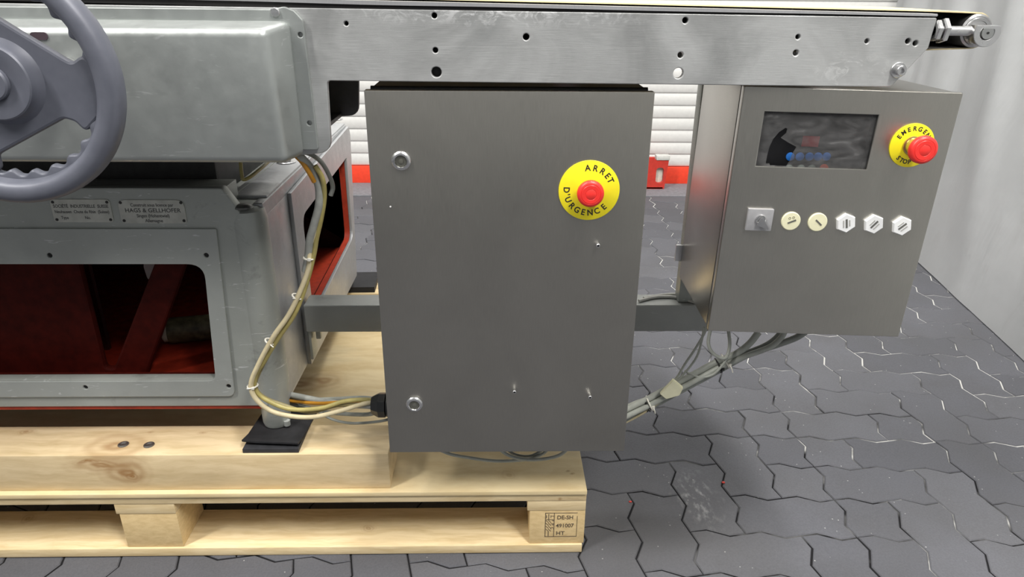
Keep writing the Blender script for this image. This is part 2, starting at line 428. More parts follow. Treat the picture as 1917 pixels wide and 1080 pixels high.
# ink stamp on the right front block
INK = flat('stamp_ink', (.10, .075, .05), .8)
bm = B(); Ys = PY0+.0018
q0, q1 = at(1021, 960, Y=Ys), at(1079, 1004, Y=Ys)
x0, x1, z0, z1 = q0.x, q1.x, q1.z, q0.z; hgt = z1-z0
def bar(xa, xb, za, zb): box(bm, xa, xb, Ys-.0003, Ys+.0004, za, zb)
for xa, xb, za, zb in ((x0, x0+.0012, z0, z1), (x1-.0008, x1, z0, z1-.008), (x0, x1, z1-.0008, z1), (x0, x1, z0, z0+.001), (x0+.0165, x0+.0175, z0, z1)): bar(xa, xb, za, zb)
for k, (s, zz, sx) in enumerate((('DE-SH', .80, .9), ('491007', .46, .9), ('HT', .14, 1))):
    cx = (x0+.0185+x1)/2 - (.010 if k == 2 else 0.002)
    text_into(bm, s, .0125, face_at((cx, Ys-.0001, z0+hgt*zz)), .0003, .0001, sx)
for k, ch in enumerate('IPPC'): text_into(bm, ch, .0085, face_at((x0+.0135, Ys-.0001, z1-.0075-k*.0098), -math.pi/2), .0003)
cx = x0+.0066
bar(cx-.0006, cx+.0006, z0+.002, z0+.013); bar(cx-.0006, cx+.0006, z1-.016, z1-.003)
bar(cx-.0045, cx-.0035, z1-.012, z1-.006); bar(cx+.0035, cx+.0045, z1-.012, z1-.006); bar(cx-.0045, cx+.0045, z1-.0165, z1-.0155)
for k in range(4):
    zz = z0+.013+k*.0068
    for sg in (-1, 1):
        b2 = bmesh.new(); bmesh.ops.create_cube(b2, size=1)
        merge(bm, b2, Matrix.Translation((cx+sg*.0023, Ys, zz+.003))@Matrix.Rotation(-.75, 4, 'Y')@Matrix.Diagonal((.0009, .0006, .0075, 1)))
finish(bm, 'stamp', INK, pal, smooth=0)['label'] = 'dark ink wood treatment stamp'

tz = .2253
tm1 = wood('front_timber', (.58, .44, .24), (.76, .61, .38), (1.1, 9, 9), [(at(190, 872, Y=1.05), (.075, .05, .020), .9), (at(236, 885, Y=1.05), (.055, .05, .040), 1.0), (at(215, 835, Z=tz), (.085, .06, .04), .8), (at(245, 893, Y=1.05), (.02, .02, .013), 1.0), (at(165, 866, Y=1.05), (.03, .02, .006), 1.0), (at(50, 808, Z=tz), (.02, .01, .02), .8), (at(285, 808, Z=tz), (.01, .006, .02), .6), (at(380, 811, Z=tz), (.012, .006, .02), .7)], .3)
t = thing('timber_beam', 'long pale timber beam with a brown knot along the front of the pallet', 'timber', (-.9, 1.09, .1485))
bm = B(); box(bm, -1.62, -.192, 1.05, 1.142, .1485, tz, .003); finish(bm, 'beam', tm1, t)
STEEL = brushed('bright_steel', (.72, .72, .72), .28, (1, 1, 1), .05, blotch=.08)
DARK = flat('dark_recess', (.012, .012, .012), .7)
for px, py in ((231, 832), (279, 833)):
    p = at(px, py, Z=tz); bm = B()
    lathe(bm, [(0, .0098), (.0016, .0092), (.0024, .0072), (.0018, .0050), (.0006, .0044), (.0006, 0)], p-Vector((0, 0, .0003)), (0, 0, 1), 22)
    sc = finish(bm, 'screw', flat('zinc_screw', (.30, .29, .27), .35, .9), t)
bm = B(); box(bm, -1.62, -.19, 1.765, 1.862, .1485, tz, .003)
tag(finish(bm, 'timber_beam', wood('rear_timber', (.58, .42, .20), (.78, .63, .38), (1.1, 9, 9), (), .1)), 'timber beam under the machine at the rear of the pallet, behind the grey cross tube', 'timber')

# ---- rubber pads under the machine feet
RUB = flat('black_rubber', (.014, .014, .016), .75, var=.3, bump=.2)
RUBG = flat('worn_rubber_edge', (.028, .029, .033), .6, var=.3)
def pad(c, sx, sy, rot, z0, z1, mat, lift=0):
    bm = B(); n = 8; g = {}
    for lv, z in enumerate((z0, z1)):
        for i in range(n+1):
            for j in range(n+1):
                u, v = i/n-.5, j/n-.5
                dz = lift*(max(0, -v-.25)*2+max(0, -u-.3)*.8)
                p = Matrix.Rotation(rot, 3, 'Z')@Vector((u*sx, v*sy, 0))
                g[lv, i, j] = bm.verts.new((c.x+p.x, c.y+p.y, z+dz))
    for i in range(n):
        for j in range(n):
            bm.faces.new((g[1, i, j], g[1, i+1, j], g[1, i+1, j+1], g[1, i, j+1])); bm.faces.new((g[0, i, j], g[0, i, j+1], g[0, i+1, j+1], g[0, i+1, j]))
        for a, b in (((i, 0), (i+1, 0)), ((i+1, n), (i, n)), ((0, i+1), (0, i)), ((n, i), (n, i+1))):
            bm.faces.new((g[0, a[0], a[1]], g[0, b[0], b[1]], g[1, b[0], b[1]], g[1, a[0], a[1]]))
    return finish(bm, 'rubber_pad', mat, smooth=30)
tag(pad(Vector((-.402, 1.112, 0)), .099, .115, 0, tz+.0005, tz+.0085, RUBG), 'grey edged lower rubber pad of the pair under the front foot', 'rubber pad')
tag(pad(Vector((-.400, 1.118, 0)), .102, .112, R(-4), tz+.009, tz+.0125, RUB, .012), 'curled black upper rubber pad of the pair under the front foot', 'rubber pad')
rp0 = at(640, 548, Z=tz)
tag(pad(Vector((rp0.x+.037, 1.825, 0)), .10, .11, R(2), tz+.0005, tz+.016, RUB), 'black rubber pad under the rear foot of the machine', 'rubber pad')

# ================================================================== MACHINE BASE
GP = painted('grey_machine_enamel', (.365, .385, .36), dirt=.45)
GP2 = painted('grey_panel_enamel', (.385, .405, .385), fleck=.5, dirt=.12)
GS = painted('silver_side_enamel', (.40, .41, .42), .1, .25, .2, .36, .35)
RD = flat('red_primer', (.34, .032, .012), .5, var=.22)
RDM = flat('shaded_red_primer', (.052, .0045, .0025), .6, spec=.12, var=.3)  # same primer darkened, carrying the shade inside the base
RDK = flat('inner_shade_red_primer', (.035, .006, .005), .6, spec=.15, var=.3)  # darkest primer copy, shade of the deep interior put into its colour
DG = flat('dark_iron', (.022, .021, .020), .55, var=.4)
base = thing('machine_base', 'grey painted cast machine base with a red lined opening, standing on the pallet', 'machine', (-.8, 1.45, .24))
YF, XS, ZB, ZT = 1.106, -.385, .291, .664
oT, oB = at(200, 493, Y=YF).z, at(200, 711, Y=YF).z; oR = at(404, 620, Y=YF).x
q0, q1 = at(383, 493, Y=YF), at(405, 709, Y=YF)
hole = rpoly([(-1.25, oB), (q1.x, oB), (q0.x, oT), (-1.25, oT)], [.02, .014, .026, .02], 6)
top = at(300, 352, Y=YF).z
xe = at(432, 372, Y=YF).x
out = [(-1.62, ZB), (-.412, ZB), (-.412, .655), (xe+.006, .668), (xe-.012, top), (-1.62, top)]
link(plate_xz(rpoly(out, [0, 0, .004, .008, .008, 0], 4), [hole], YF, YF+.022, .0025), 'front_panel', GP, base)
f0, f1 = at(405, 428, Y=YF-.003), at(440, 738, Y=YF-.003)
fx, fzT, fzB = at(423, 600, Y=YF-.003).x, at(250, 428, Y=YF-.003).z, at(300, 742, Y=YF-.003).z
hs = [circle(p.x, p.z, .0042, 14) for p in (at(x, y, Y=YF-.004) for x, y in ((93, 478), (386, 478), (160, 725), (428, 723)))]
link(plate_xz(rpoly([(-1.5, fzB), (f1.x, fzB), (f0.x, fzT), (-1.5, fzT)], [0, .014, .003, 0]), [hole]+hs, YF-.0045, YF+.0005, .0012), 'opening_frame', GP2, base)
for h in hs:
    c = (sum(p[0] for p in h)/len(h), sum(p[1] for p in h)/len(h)); bm = B(); cyl(bm, (c[0], YF-.0012, c[1]), (c[0], YF+.001, c[1]), .0046, 14); finish(bm, 'bolt_hole', DARK, base)
# front corner post running down into the foot
bm = B(); lathe(bm, [(0, .0235), (.006, .0255), (.05, .0262), (.075, .0285), (.09, .031), (.40, .031), (.416, .028), (.421, .018)], (-.4105, YF+.0275, .2395), (0, 0, 1), 40)
finish(bm, 'foot_post', GP, base)
bm = B(); cyl(bm, (-.388, YF+.012, .242), (-.388, YF+.012, .252), .006, 12); finish(bm, 'weld_bead', GP, base)
bm = B(); lathe(bm, [(0, .03), (.02, .026), (.09, .028)], (-.428, 1.815, .2418), (0, 0, 1), 28); finish(bm, 'rear_foot', GS, base)
# right side wall (YZ) with its opening
oy0, oy1 = 1.334, 1.782; oz0, oz1 = .368, .588
side_hole = rpoly([(oy0, oz0-.004), (oy1, oz0+.012), (oy1+.004, oz1+.004), (oy0, oz1-.008)], [.01, .03, .004, .03], 6)
big_hole = rpoly([(oy0-.012, oz0-.016), (oy1+.012, oz0), (oy1+.016, oz1+.016), (oy0-.012, oz1+.004)], [.01, .03, .004, .03], 6)
link(plate_yz(rpoly([(YF+.03, .283), (1.79, .268), (1.86, ZT-.02), (1.845, ZT), (YF+.03, ZT)], .004), [big_hole], XS-.016, XS, .002), 'side_wall', GS, base)
link(plate_yz(rpoly([(1.279, .279), (1.79, .268), (1.855, ZT-.028), (1.845, ZT-.004), (1.276, .642)], [.004, .006, .01, .006, .004]), [side_hole], XS+.0005, XS+.008, .0008), 'side_frame', GS, base)
bm = B(); box(bm, -.4, XS+.0005, YF+.028, 1.282, .288, .6405, .002); finish(bm, 'corner_gusset', GS, base)
# deck of the base, with a rail along its right edge and a step at the front
bm = B(); box(bm, -1.62, XS-.017, YF+.022, 1.845, ZT-.016, ZT-.002, .002); finish(bm, 'deck', GP, base)
bm = B(); box(bm, -.452, XS-.002, 1.17, 1.845, ZT-.003, ZT+.004, .003); finish(bm, 'edge_rail', GS, base)
bm = B(); box(bm, xe-.02, -.44, YF+.03, 1.5, ZT-.003, ZT+.005, .003); finish(bm, 'inner_rail', GP, base)
bm = B(); box(bm, -1.62, xe-.013, YF+.0222, 1.178, ZT-.0018, top-.003, .003); finish(bm, 'front_ledge', GP, base)
for px, py in ((536, 304), (628, 224)):
    p = at(px, py, Z=ZT+.004); bm = B(); cyl(bm, p, p+Vector((0, 0, .003)), .019, 24, .001); cyl(bm, p+Vector((0, 0, .003)), p+Vector((0, 0, .013)), .011, 6, .001)
    finish(bm, 'hex_bolt', STEEL, base)
p = at(456, 389, Z=ZT-.001); bm = B(); lathe(bm, [(0, .014), (.003, .013), (.006, .008), (.0065, 0)], p, (0, 0, 1), 20); finish(bm, 'drain_plug', flat('grimy_plug', (.12, .12, .115), .4, .4, var=.5), base)
# pedestal between base and conveyor drive, its shade painted into the dark colour
bm = B(); box(bm, -1.62, at(415, 330, Y=1.2).x, 1.18, 1.62, ZT-.002, .772, .006); finish(bm, 'pedestal', DG, base)
# interior, red primer, darker coats where the inside shade is painted in
bm = B(); box(bm, -1.62, XS-.017, YF+.02, 1.80, ZB+.002, ZB+.012); finish(bm, 'interior_floor', flat('floor_red_primer', (.19, .016, .006), .6, spec=.15, var=.22), base)
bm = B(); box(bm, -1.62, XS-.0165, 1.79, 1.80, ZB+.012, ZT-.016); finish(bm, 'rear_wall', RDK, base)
bm = B(); box(bm, -1.58, XS-.02, YF+.004, YF+.06, ZB-.0085, ZB-.0005, .002); finish(bm, 'bottom_flange', RD, base)
bm = B(); box(bm, -1.62, XS-.02, YF+.065, 1.79, ZB-.008, ZB+.001); finish(bm, 'under_plate', DG, base)
link(plate_yz(big_hole, [side_hole], XS-.013, XS+.0003), 'opening_reveal', RD, base)
bm = B(); box(bm, XS-.13, XS-.024, oy0, oy1, .345, .352, .001); finish(bm, 'sill_plate', RD, base)
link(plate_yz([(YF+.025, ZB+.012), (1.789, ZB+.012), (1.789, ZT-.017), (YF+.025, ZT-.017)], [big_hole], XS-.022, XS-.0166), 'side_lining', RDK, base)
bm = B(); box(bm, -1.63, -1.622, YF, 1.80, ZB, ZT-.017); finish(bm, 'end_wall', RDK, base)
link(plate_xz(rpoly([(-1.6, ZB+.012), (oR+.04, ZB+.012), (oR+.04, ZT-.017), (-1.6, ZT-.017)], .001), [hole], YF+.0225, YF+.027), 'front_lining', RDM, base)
YW = 1.19
A = [at(x, y, Y=YW) for x, y in ((150, 470), (196, 690), (213, 690), (318, 480))]
v = rpoly([(A[0].x-.008, ZT-.02), (A[1].x, A[1].z), (A[2].x, A[2].z), (A[3].x+.03, ZT-.02)], [0, .008, .008, 0])
E0, E1 = at(385, 493, Y=YW), at(272, 700, Y=YW)
web = rpoly([(-1.6, ZB+.012)] + [(E1.x, ZB+.012), (E0.x+.02, ZT-.017), (v[-1][0], ZT-.017)] + [p for p in v[::-1][1:]] + [(-1.6, ZT-.017)], 0)
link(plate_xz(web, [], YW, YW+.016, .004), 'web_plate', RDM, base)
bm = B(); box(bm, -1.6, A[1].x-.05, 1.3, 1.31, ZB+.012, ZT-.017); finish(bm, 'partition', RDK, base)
# maker's plates
NPM = flat('aged_name_plate', (.47, .475, .43), .5, .2, var=.12); NPI = flat('name_plate_ink', (.05, .05, .05), .6)
def nameplate(x0, y0, x1, y1, lines, lab, corner):
    a, b = at(x0, y0, Y=YF-.001), at(x1, y1, Y=YF-.001)
    o = link(plate_xz(rpoly([(a.x, b.z), (b.x, b.z), (b.x, a.z), (a.x, a.z)], corner, 3), [], YF-.0016, YF+.0004, .0003), 'nameplate', NPM, base); o['label'] = lab
    bm = B(); hh = a.z-b.z; cx = (a.x+b.x)/2
    for s, fx_, fz_, size, sx in lines: text_into(bm, s, size, face_at((cx+fx_*(b.x-a.x)/2, YF-.0017, b.z+hh*fz_)), .0002, .00008, sx)
    finish(bm, 'lettering', NPI, o, smooth=0)
    for xx in (a.x+.0045, b.x-.0045):
        for zz in (a.z-.0045, b.z+.0045):
            bm = B(); lathe(bm, [(0, .0026), (.001, .0022), (.0016, 0)], (xx, YF-.0014, zz), (0, -1, 0), 12); finish(bm, 'rivet', DG, o)
nameplate(92, 373, 214, 416, (('SOCIÉTÉ  INDUSTRIELLE  SUISSE', 0, .70, .0075, .82), ('Neuhausen  Chute du Rhin  (Suisse)', 0, .46, .0072, .82), ('Type', -.62, .20, .007, .85), ('No.', .15, .20, .007, .85)), 'left name plate with faded lettering', [.006, .006, .006, .006])
nameplate(219, 374, 351, 418, (('Construit sous licence par', .02, .78, .0075, .85), ('HAGS & GELLHOFER', .02, .55, .0095, 1.02), ('Singen (Hohentwiel)', 0, .32, .0075, .85), ('Allemagne', 0, .11, .0075, .9)), 'right name plate with a smudged corner', [.006, .006, .012, .012])

# things lying in the base
t = thing('bottle', 'dusty bottle lying on its side on the red floor inside the machine base', 'bottle', (-.6, 1.33, ZB+.0125))
a, b = at(312, 655, Y=1.33), at(440, 628, Y=1.36); r = .027
a.z = b.z = ZB+.0128+r
bm = B(); lathe(bm, [(0.012, 0), (.012, r*.93), (.016, r), (.10, r), (.105, r*.93), (.18, r*.95), (.19, r*.4), (.215, r*.4), (.215, 0)], a, b-a, 24); finish(bm, 'body', flat('dusty_brown', (.10, .085, .045), .55, var=.6), t)
bm = B(); lathe(bm, [(0, 0), (0, r*.7), (.003, r*.86), (.0118, r*.86), (.0118, 0)], a, b-a, 24); finish(bm, 'cap', flat('dusty_white', (.50, .47, .38), .5, var=.25), t)
p = [at(x, y, Y=1.26) for x, y in ((268, 480), (318, 480), (315, 505), (300, 520), (276, 525), (268, 500))]
tag(link(plate_xz(rpoly([(q.x, q.z) for q in p], .006), [], 1.26, 1.272, .002), 'paper_tag', flat('pinkish_card', (.30, .24, .23), .6)), 'pinkish white tag hanging in the dark opening of the machine base', 'tag')

# ================================================================== CROSS TUBE
t = thing('cross_tube', 'grey painted square steel tube running from the machine base behind both steel boxes', 'beam', (0, 1.28, .368))
bm = B(); box(bm, XS+.013, .425, 1.25, 1.304, .368, .4255, .0035, 3); finish(bm, 'tube', painted('grey_tube_enamel', (.36, .375, .36), fleck=.15, dirt=.2), t)
bm = B(); box(bm, XS+.0125, XS+.0185, 1.262, 1.30, .30, .3675, .002); finish(bm, 'mounting_lug', GP, t)
bm = B(); box(bm, XS+.024, XS+.034, 1.275, 1.287, .340, .3675, .002); finish(bm, 'stud', GP, t)
bm = B(); box(bm, .36, .40, 1.262, 1.292, .426, .845, .003); finish(bm, 'post', GP, t)

# ================================================================== CONVEYOR
PLATE = None
def plate_mat():
    m = NT('ground_steel_plate'); st = m.noise(34, (1, 1, 26), 6, .6); bl = m.noise(5.5, (1, 1, 1.3), 4, dist=1.2, off=(2.3, 0, 1)); ed = m.noise(42, (1, 1, 1.6), 6, .7, 1.0)
    c = m.ramp(st, [(.25, (.50, .51, .505)), (.75, (.60, .61, .605))])
    c = m.mix(1.0, c, m.ramp(bl, [(.34, .66), (.58, 1.0)]), 'MULTIPLY')
    a = at(985, 62, Y=1.0)
    w = m.warp(26, .05)
    c = m.mix(m.math('MULTIPLY', m.near((a.x-.055, 1, a.z), (.045, 1, .05), w), .5), c, (.25, .26, .26))  # dark patch: photographer's reflection painted into the plate colour
    wear = m.math('MULTIPLY', m.near((a.x-.03, 1, .967), (.26, 1, .022), m.warp(60, .02)), m.ramp(ed, [(.48, 0.0), (.6, 1.0)]))
    c = m.mix(wear, c, (.85, .86, .86))
    p2 = at(1590, 135, Y=1.0)
    sc = m.math('MULTIPLY', m.near((p2.x, 1, p2.z), (.07, 1, .03), w), m.ramp(ed, [(.52, 0.0), (.62, .7)]))
    c = m.mix(sc, c, (.80, .81, .80))
    m.set(Base_Color=c, Metallic=.55, Roughness=m.math('ADD', m.math('MULTIPLY', st, .14), .34)).bump(m.math('ADD', st, m.math('MULTIPLY', ed, .8)), .12, .0012); return m.m
PLATE = plate_mat()
con = thing('belt_conveyor', 'belt conveyor with a cream belt and long drilled steel side plates above both steel boxes', 'conveyor', (-.2, 1.15, .776))
def P(px, py, Y=1.0): p = at(px, py, Y=Y); return (p.x, p.z)
outl = [(-1.6, .978), (-1.6, .776), P(572, 290), P(620, 285), P(612, 151), P(1668, 163), P(1738, 90), P(1755, 33)]
rad = [0, 0, .003, .020, .006, .008, .03, .004]
rad = [0, 0, .003, .020, .006, .010, .004, .003]
holes = [((648, 44), .0030), ((813, 29), .0037), ((815, 94), .0037), ((817, 135), .0070), ((985, 69), .0044), ((1283, 38), .0040), ((1274, 103), .0040), ((1270, 137), .0070), ((1494, 69), .0033), ((1490, 99), .0040), ((1623, 77), .0031), ((1700, 77), .0037), ((1714, 81), .0037)]
hl = [circle(*P(*p), r, 18) for p, r in holes]
link(plate_xz(rpoly(outl, rad), hl, 1.0, 1.010, .0012), 'side_plate', PLATE, con)
outl2 = [(-1.6, .978), (-1.6, .778), (-.29, .778), (-.2455, .781), (-.238, .8755), (.549, .872), (.589, .926), (.592, .9635)]
o = link(plate_xz(rpoly(outl2, [0, 0, .003, .02, .006, .01, .004, .003]), [], 1.295, 1.305, .0012), 'side_plate', flat('shaded_plate', (.16, .16, .165), .5, .5), con); o['label'] = 'far side plate darkened as in shade'  # shadow on the inner side painted as a darker plate colour
bx = lambda x: .9776-.0135*(x-.051)     # height of the belt's near edge
# slider bed: a bent sheet whose rolled edge shows under the belt
BEDM = brushed('galvanised_bed', (.66, .66, .67), .38, (14, 1, 1), .06, .8)
bm = B()
def strip(bm, xs, y0, y1, zb, zt):
    g = [[bm.verts.new((x, y, z)) for y, z in ((y0, zb(x)), (y0, zt(x)), (y1, zt(x)), (y1, zb(x)))] for x in xs]
    for A_, C_ in zip(g, g[1:]):
        for k in range(4): bm.faces.new((A_[k], A_[(k+1) % 4], C_[(k+1) % 4], C_[k]))
    bm.faces.new(g[0]); bm.faces.new(g[-1])
xs = [-1.6+i*(2.191/60) for i in range(61)]
sag = lambda x: -.0018*math.exp(-((x+.16)/.13)**2)-.0006*math.sin(x*9)
strip(bm, xs, .9985, 1.3, lambda x: bx(x)-.0058+sag(x), lambda x: bx(x)-.0019)
bmesh.ops.bevel(bm, geom=[e for e in bm.edges if abs(e.verts[0].co.y-.9985) < 1e-4 and abs(e.verts[1].co.y-.9985) < 1e-4 and abs(e.verts[0].co.x-e.verts[1].co.x) > .01], offset=.0011, segments=2, affect='EDGES')
finish(bm, 'slider_bed', BEDM, con)
bm = B(); strip(bm, xs, 1.001, 1.295, lambda x: bx(x)-.0125, lambda x: bx(x)-.0066); finish(bm, 'bed_gap_shade_strip', flat('black_gap_shade', (.012, .011, .011), .8), con)  # black strip standing in for the shade in the gap under the bed
for x in (-1.2, -.75, .10, .5):
    bm = B(); box(bm, x, x+.03, 1.0105, 1.2945, .90, .93, .002); finish(bm, 'tie_bar', STEEL, con)
x, z = P(817, 135); bm = B(); box(bm, x-.02, x+.02, 1.016, 1.05, z-.011, z+.03, .003); finish(bm, 'added_hole_backing', flat('added_hole_backing_black', (.015, .015, .015), .6), con)  # black block added behind the hole so that it looks dark
# belt loop around the end roller
rc = at(1838, 60, Y=1.04); rc = Vector((.660, 0, .9465)); rr = .0222; th = .0016
def loop(r):
    pts = [(x, bx(x)+(r-rr)) for x in (-1.6, -1.0, -.4, 0, .3, .5, .575)]
    for k in range(0, 13): a = R(76-k*(166/12)); pts.append((rc.x+r*math.cos(a), rc.z+r*math.sin(a)))
    pts += [(.60, .922-(r-rr)), (.50, .918-(r-rr)), (-1.6, .93-(r-rr))]
    return pts
def belt_mat():
    m = NT('cream_belt'); nz = m.noise(30, detail=4)
    m.set(Base_Color=m.ramp(nz, [(.3, (.60, .51, .29)), (.7, (.66, .57, .35))]), Roughness=.6, Specular_IOR_Level=.3); return m.m
bm = B(); A_, C_ = loop(rr+.0003), loop(rr+.0003+th); ya, yb = 1.0225, 1.286
V4 = [[bm.verts.new((q[0], y, q[1])) for y in (ya, yb)] for q in A_]; V5 = [[bm.verts.new((q[0], y, q[1])) for y in (ya, yb)] for q in C_]
for i in range(len(A_)-1):
    bm.faces.new((V5[i][0], V5[i][1], V5[i+1][1], V5[i+1][0])); bm.faces.new((V4[i][0], V4[i+1][0], V4[i+1][1], V4[i][1]))
    for s in (0, 1): bm.faces.new((V4[i][s], V5[i][s], V5[i+1][s], V4[i+1][s]))
finish(bm, 'belt', belt_mat(), con)
bm = B(); i0 = 0
low = [(q[0], q[1]-.0003) for q in loop(rr-.0001)]
V6 = [[bm.verts.new((q[0], y, q[1]-(.0006 if q[0] < .57 else 0))) for y in (ya+.001, yb-.001)] for q in low[5:8]+low[8:]]
for a_, b_ in zip(V6, V6[1:]): bm.faces.new((a_[0], a_[1], b_[1], b_[0]))
finish(bm, 'belt_backing', flat('dark_belt_backing', (.035, .033, .030), .7), con)
ROLL = brushed('roller_steel', (.55, .55, .55), .3, (1, 30, 1), .08)
bm = B(); lathe(bm, [(0, 0), (.001, .009), (.001, .013), (.0, .0135), (0, .0165), (.002, .0175), (.002, rr-.003), (.004, rr-.0005), (.270, rr-.0005), (.274, rr-.003), (.274, 0)], (rc.x, 1.013, rc.z), (0, 1, 0), 48); finish(bm, 'end_roller', ROLL, con)
bm = B(); cyl(bm, (rc.x, .994, rc.z), (rc.x, 1.0128, rc.z), .0085, 24); finish(bm, 'roller_shaft', STEEL, con)
# tensioner eye: open ring with a flat on top, rod and jam nuts
eye = rpoly([(rc.x+.0185*math.cos(R(a)), rc.z-.001+.0185*math.sin(R(a))) for a in range(150, 391, 10)] , 0)
cut = [(rc.x+.0092*math.cos(R(a)), rc.z-.001+.0092*math.sin(R(a))) for a in range(-215, 36, 12)]
link(plate_xz(eye, [cut], .992, 1.008, .001), 'tension_eye', STEEL, con)
bm = B(); lathe(bm, [(0, .0), (0, .0080), (.004, .0086), (.012, .0086), (.012, 0)], (rc.x, .9908, rc.z-.0012), (0, 1, 0), 28)
for v in bm.verts: v.co.z = min(v.co.z, rc.z+.0046)
finish(bm, 'shaft_end', brushed('shaft_face', (.50, .51, .50), .4, (1, 1, 1), .06), con)
bm = B(); cyl(bm, (rc.x, .9900, rc.z-.0012), (rc.x, .9910, rc.z-.0012), .0016, 12); finish(bm, 'centre_mark', DARK, con)
zr = rc.z+.0005
bm = B(); cyl(bm, (.5925, 1.004, zr), (rc.x-.016, 1.004, zr), .0064, 20); finish(bm, 'tension_rod', STEEL, con)
for x0, rn in ((.5925, .0142), (.6015, .0166)):
    bm = B(); lathe(bm, [(0, rn-.0018), (.0012, rn), (.0062, rn), (.0074, rn-.0018)], (x0, 1.004, zr), (1, .0, .0), 6); finish(bm, 'jam_nut', STEEL, con, smooth=20)
bm = B(); box(bm, .575, .590, 1.0215, 1.04, .93, .962, .001); finish(bm, 'rod_block', flat('dark_block', (.03, .03, .03), .5), con)
x, z = P(1681, 131); bm = B(); cyl(bm, (x, 1.0, z), (x, .9978, z), .0105, 28, .0006); finish(bm, 'washer', STEEL, con)
bm = B(); lathe(bm, [(0, .0068), (.008, .0068), (.0086, .0062), (.0086, .0036), (.0046, .0034), (.0046, 0)], (x, .9978, z), (0, -1, 0), 24); finish(bm, 'socket_screw', STEEL, con)

# ---- grey drive cover bolted to the conveyor's left end
CV = painted('silver_grey_enamel', (.36, .382, .372), .12, .25, 0.0, .36, .6, bump=.16)
cov = thing('drive_cover', 'silver grey painted box cover bolted on the left end of the conveyor plate', 'cover', (-.8, .96, .775))
flg = [(-1.6, .784), (-.264, .784), P(597, 280, .996), P(568, 38, .996), P(552, 20, .996), P(533, 12, .996), P(505, 17, .996), (-1.6, .970)]
bh = [circle(*P(563, 65, .996), .0032, 14), circle(*P(580, 230, .996), .0032, 14)]
link(plate_xz(rpoly(flg, [0, 0, .004, .006, .01, .012, .01, 0]), bh, .993, .9995, .0012), 'flange', CV, cov)
bm = B()
fr = [(-1.6, .7765), (-.280, .7765), (-.287, .9455), (-1.6, .9455)]; bk = [(-1.6, .774), (-.2655, .776), (-.2655, .955), (-1.6, .955)]
va = [bm.verts.new((x, .940, z)) for x, z in fr]; vb = [bm.verts.new((x, .9935, z)) for x, z in bk]
bm.faces.new(va); bm.faces.new(vb)
for k in range(4): bm.faces.new((va[k], va[(k+1) % 4], vb[(k+1) % 4], vb[k]))
bmesh.ops.recalc_face_normals(bm, faces=bm.faces)
bmesh.ops.bevel(bm, geom=[e for e in bm.edges if min(v.co.x for v in e.verts) > -1.5 or abs(e.verts[0].co.x-e.verts[1].co.x) > .5], offset=.010, segments=5, profile=.5, affect='EDGES')
finish(bm, 'shell', CV, cov, 40)
bm = B(); box(bm, -1.6, -.275, 1.011, 1.294, .779, .786, .001); finish(bm, 'bottom_sheet', DG, cov)
x, z = P(515, 23, .992); bm = B(); lathe(bm, [(0, .0062), (.0015, .0062), (.0030, .005), (.0034, 0)], (x, .993, z), (0, -1, 0), 20); box(bm, x-.0036, x+.0036, .9894, .990, z-.0006, z+.0006); finish(bm, 'screw', STEEL, cov)
a, b = at(55, 60, Y=.9395), at(91, 75, Y=.9395)
link(plate_xz(rrect(a.x, b.x, b.z, a.z, .004), [], .9388, .9402), 'slot', flat('maroon_slot', (.06, .04, .05), .5), cov)

# ---- handwheel
HWM = NT('grey_wheel_enamel'); nz = HWM.noise(50, detail=4)
HWM.set(Base_Color=HWM.ramp(nz, [(.3, (.105, .112, .14)), (.7, (.125, .132, .162))]), Roughness=.45, Metallic=.1).bump(nz, .08, .001); HWM = HWM.m
wx, wz, wy = -.5375, .899, .800
hw = thing('handwheel', 'large grey handwheel with finger grips in front of the silver drive cover', 'wheel', (wx, wy, wz-.134))
bm = B(); NA, NM = 260, 18; rings = []
for i in range(NA):
    a = 2*math.pi*i/NA; ring = []
    for k in range(NM):
        f = 2*math.pi*k/NM; cs, sn = math.cos(f), math.sin(f)
        e = .8; rx = math.copysign(abs(cs)**e, cs); ry = math.copysign(abs(sn)**e, sn)
        rad_ = .1208+.0132*rx; yy = -.001+.0155*ry
        if rx < .3 and ry > -.35:
            pass
        if abs(ry+.35) < .12 and rx < 0: rad_ += .0018
        ring.append(bm.verts.new((wx+rad_*math.cos(a), wy+yy, wz+rad_*math.sin(a))))
    rings.append(ring)
for i in range(NA):
    A_, C_ = rings[i], rings[(i+1) % NA]
    for k in range(NM): bm.faces.new((A_[k], A_[(k+1) % NM], C_[(k+1) % NM], C_[k]))
finish(bm, 'rim', HWM, hw, 60)
bm = B(); rings = []; NA = 312
for i in range(NA):
    a = 2*math.pi*i/NA; s_ = .5+.5*math.cos(26*a); ri = .1035-.0055*s_**1.5
    rings.append([bm.verts.new((wx+r_*math.cos(a), wy+y_, wz+r_*math.sin(a))) for r_, y_ in ((.118, .0005), (ri+.003, .0005), (ri+.0008, .0014), (ri, .0038), (ri, .010), (ri+.002, .0128), (.118, .0128))])
for i in range(NA):
    A_, C_ = rings[i], rings[(i+1) % NA]
    for k in range(7): bm.faces.new((A_[k], A_[(k+1) % 7], C_[(k+1) % 7], C_[k]))
finish(bm, 'finger_grip', HWM, hw, 60)
Yw = wy+.004
q = [at(x, y, Y=Yw) for x, y in ((122, 221), (143, 227), (163, 247), (200, 205), (200, 150), (158, 100), (136, 117), (120, 108))]
poly = []
for k in range(3):
    cs, sn = math.cos(k*2*math.pi/3), math.sin(k*2*math.pi/3)
    poly += [(wx+(p.x-wx)*cs-(p.z-wz)*sn, wz+(p.x-wx)*sn+(p.z-wz)*cs) for p in q]
link(plate_xz(rpoly(poly, .010, 4), [], Yw-.004, Yw+.008, .003), 'spoke', HWM, hw)
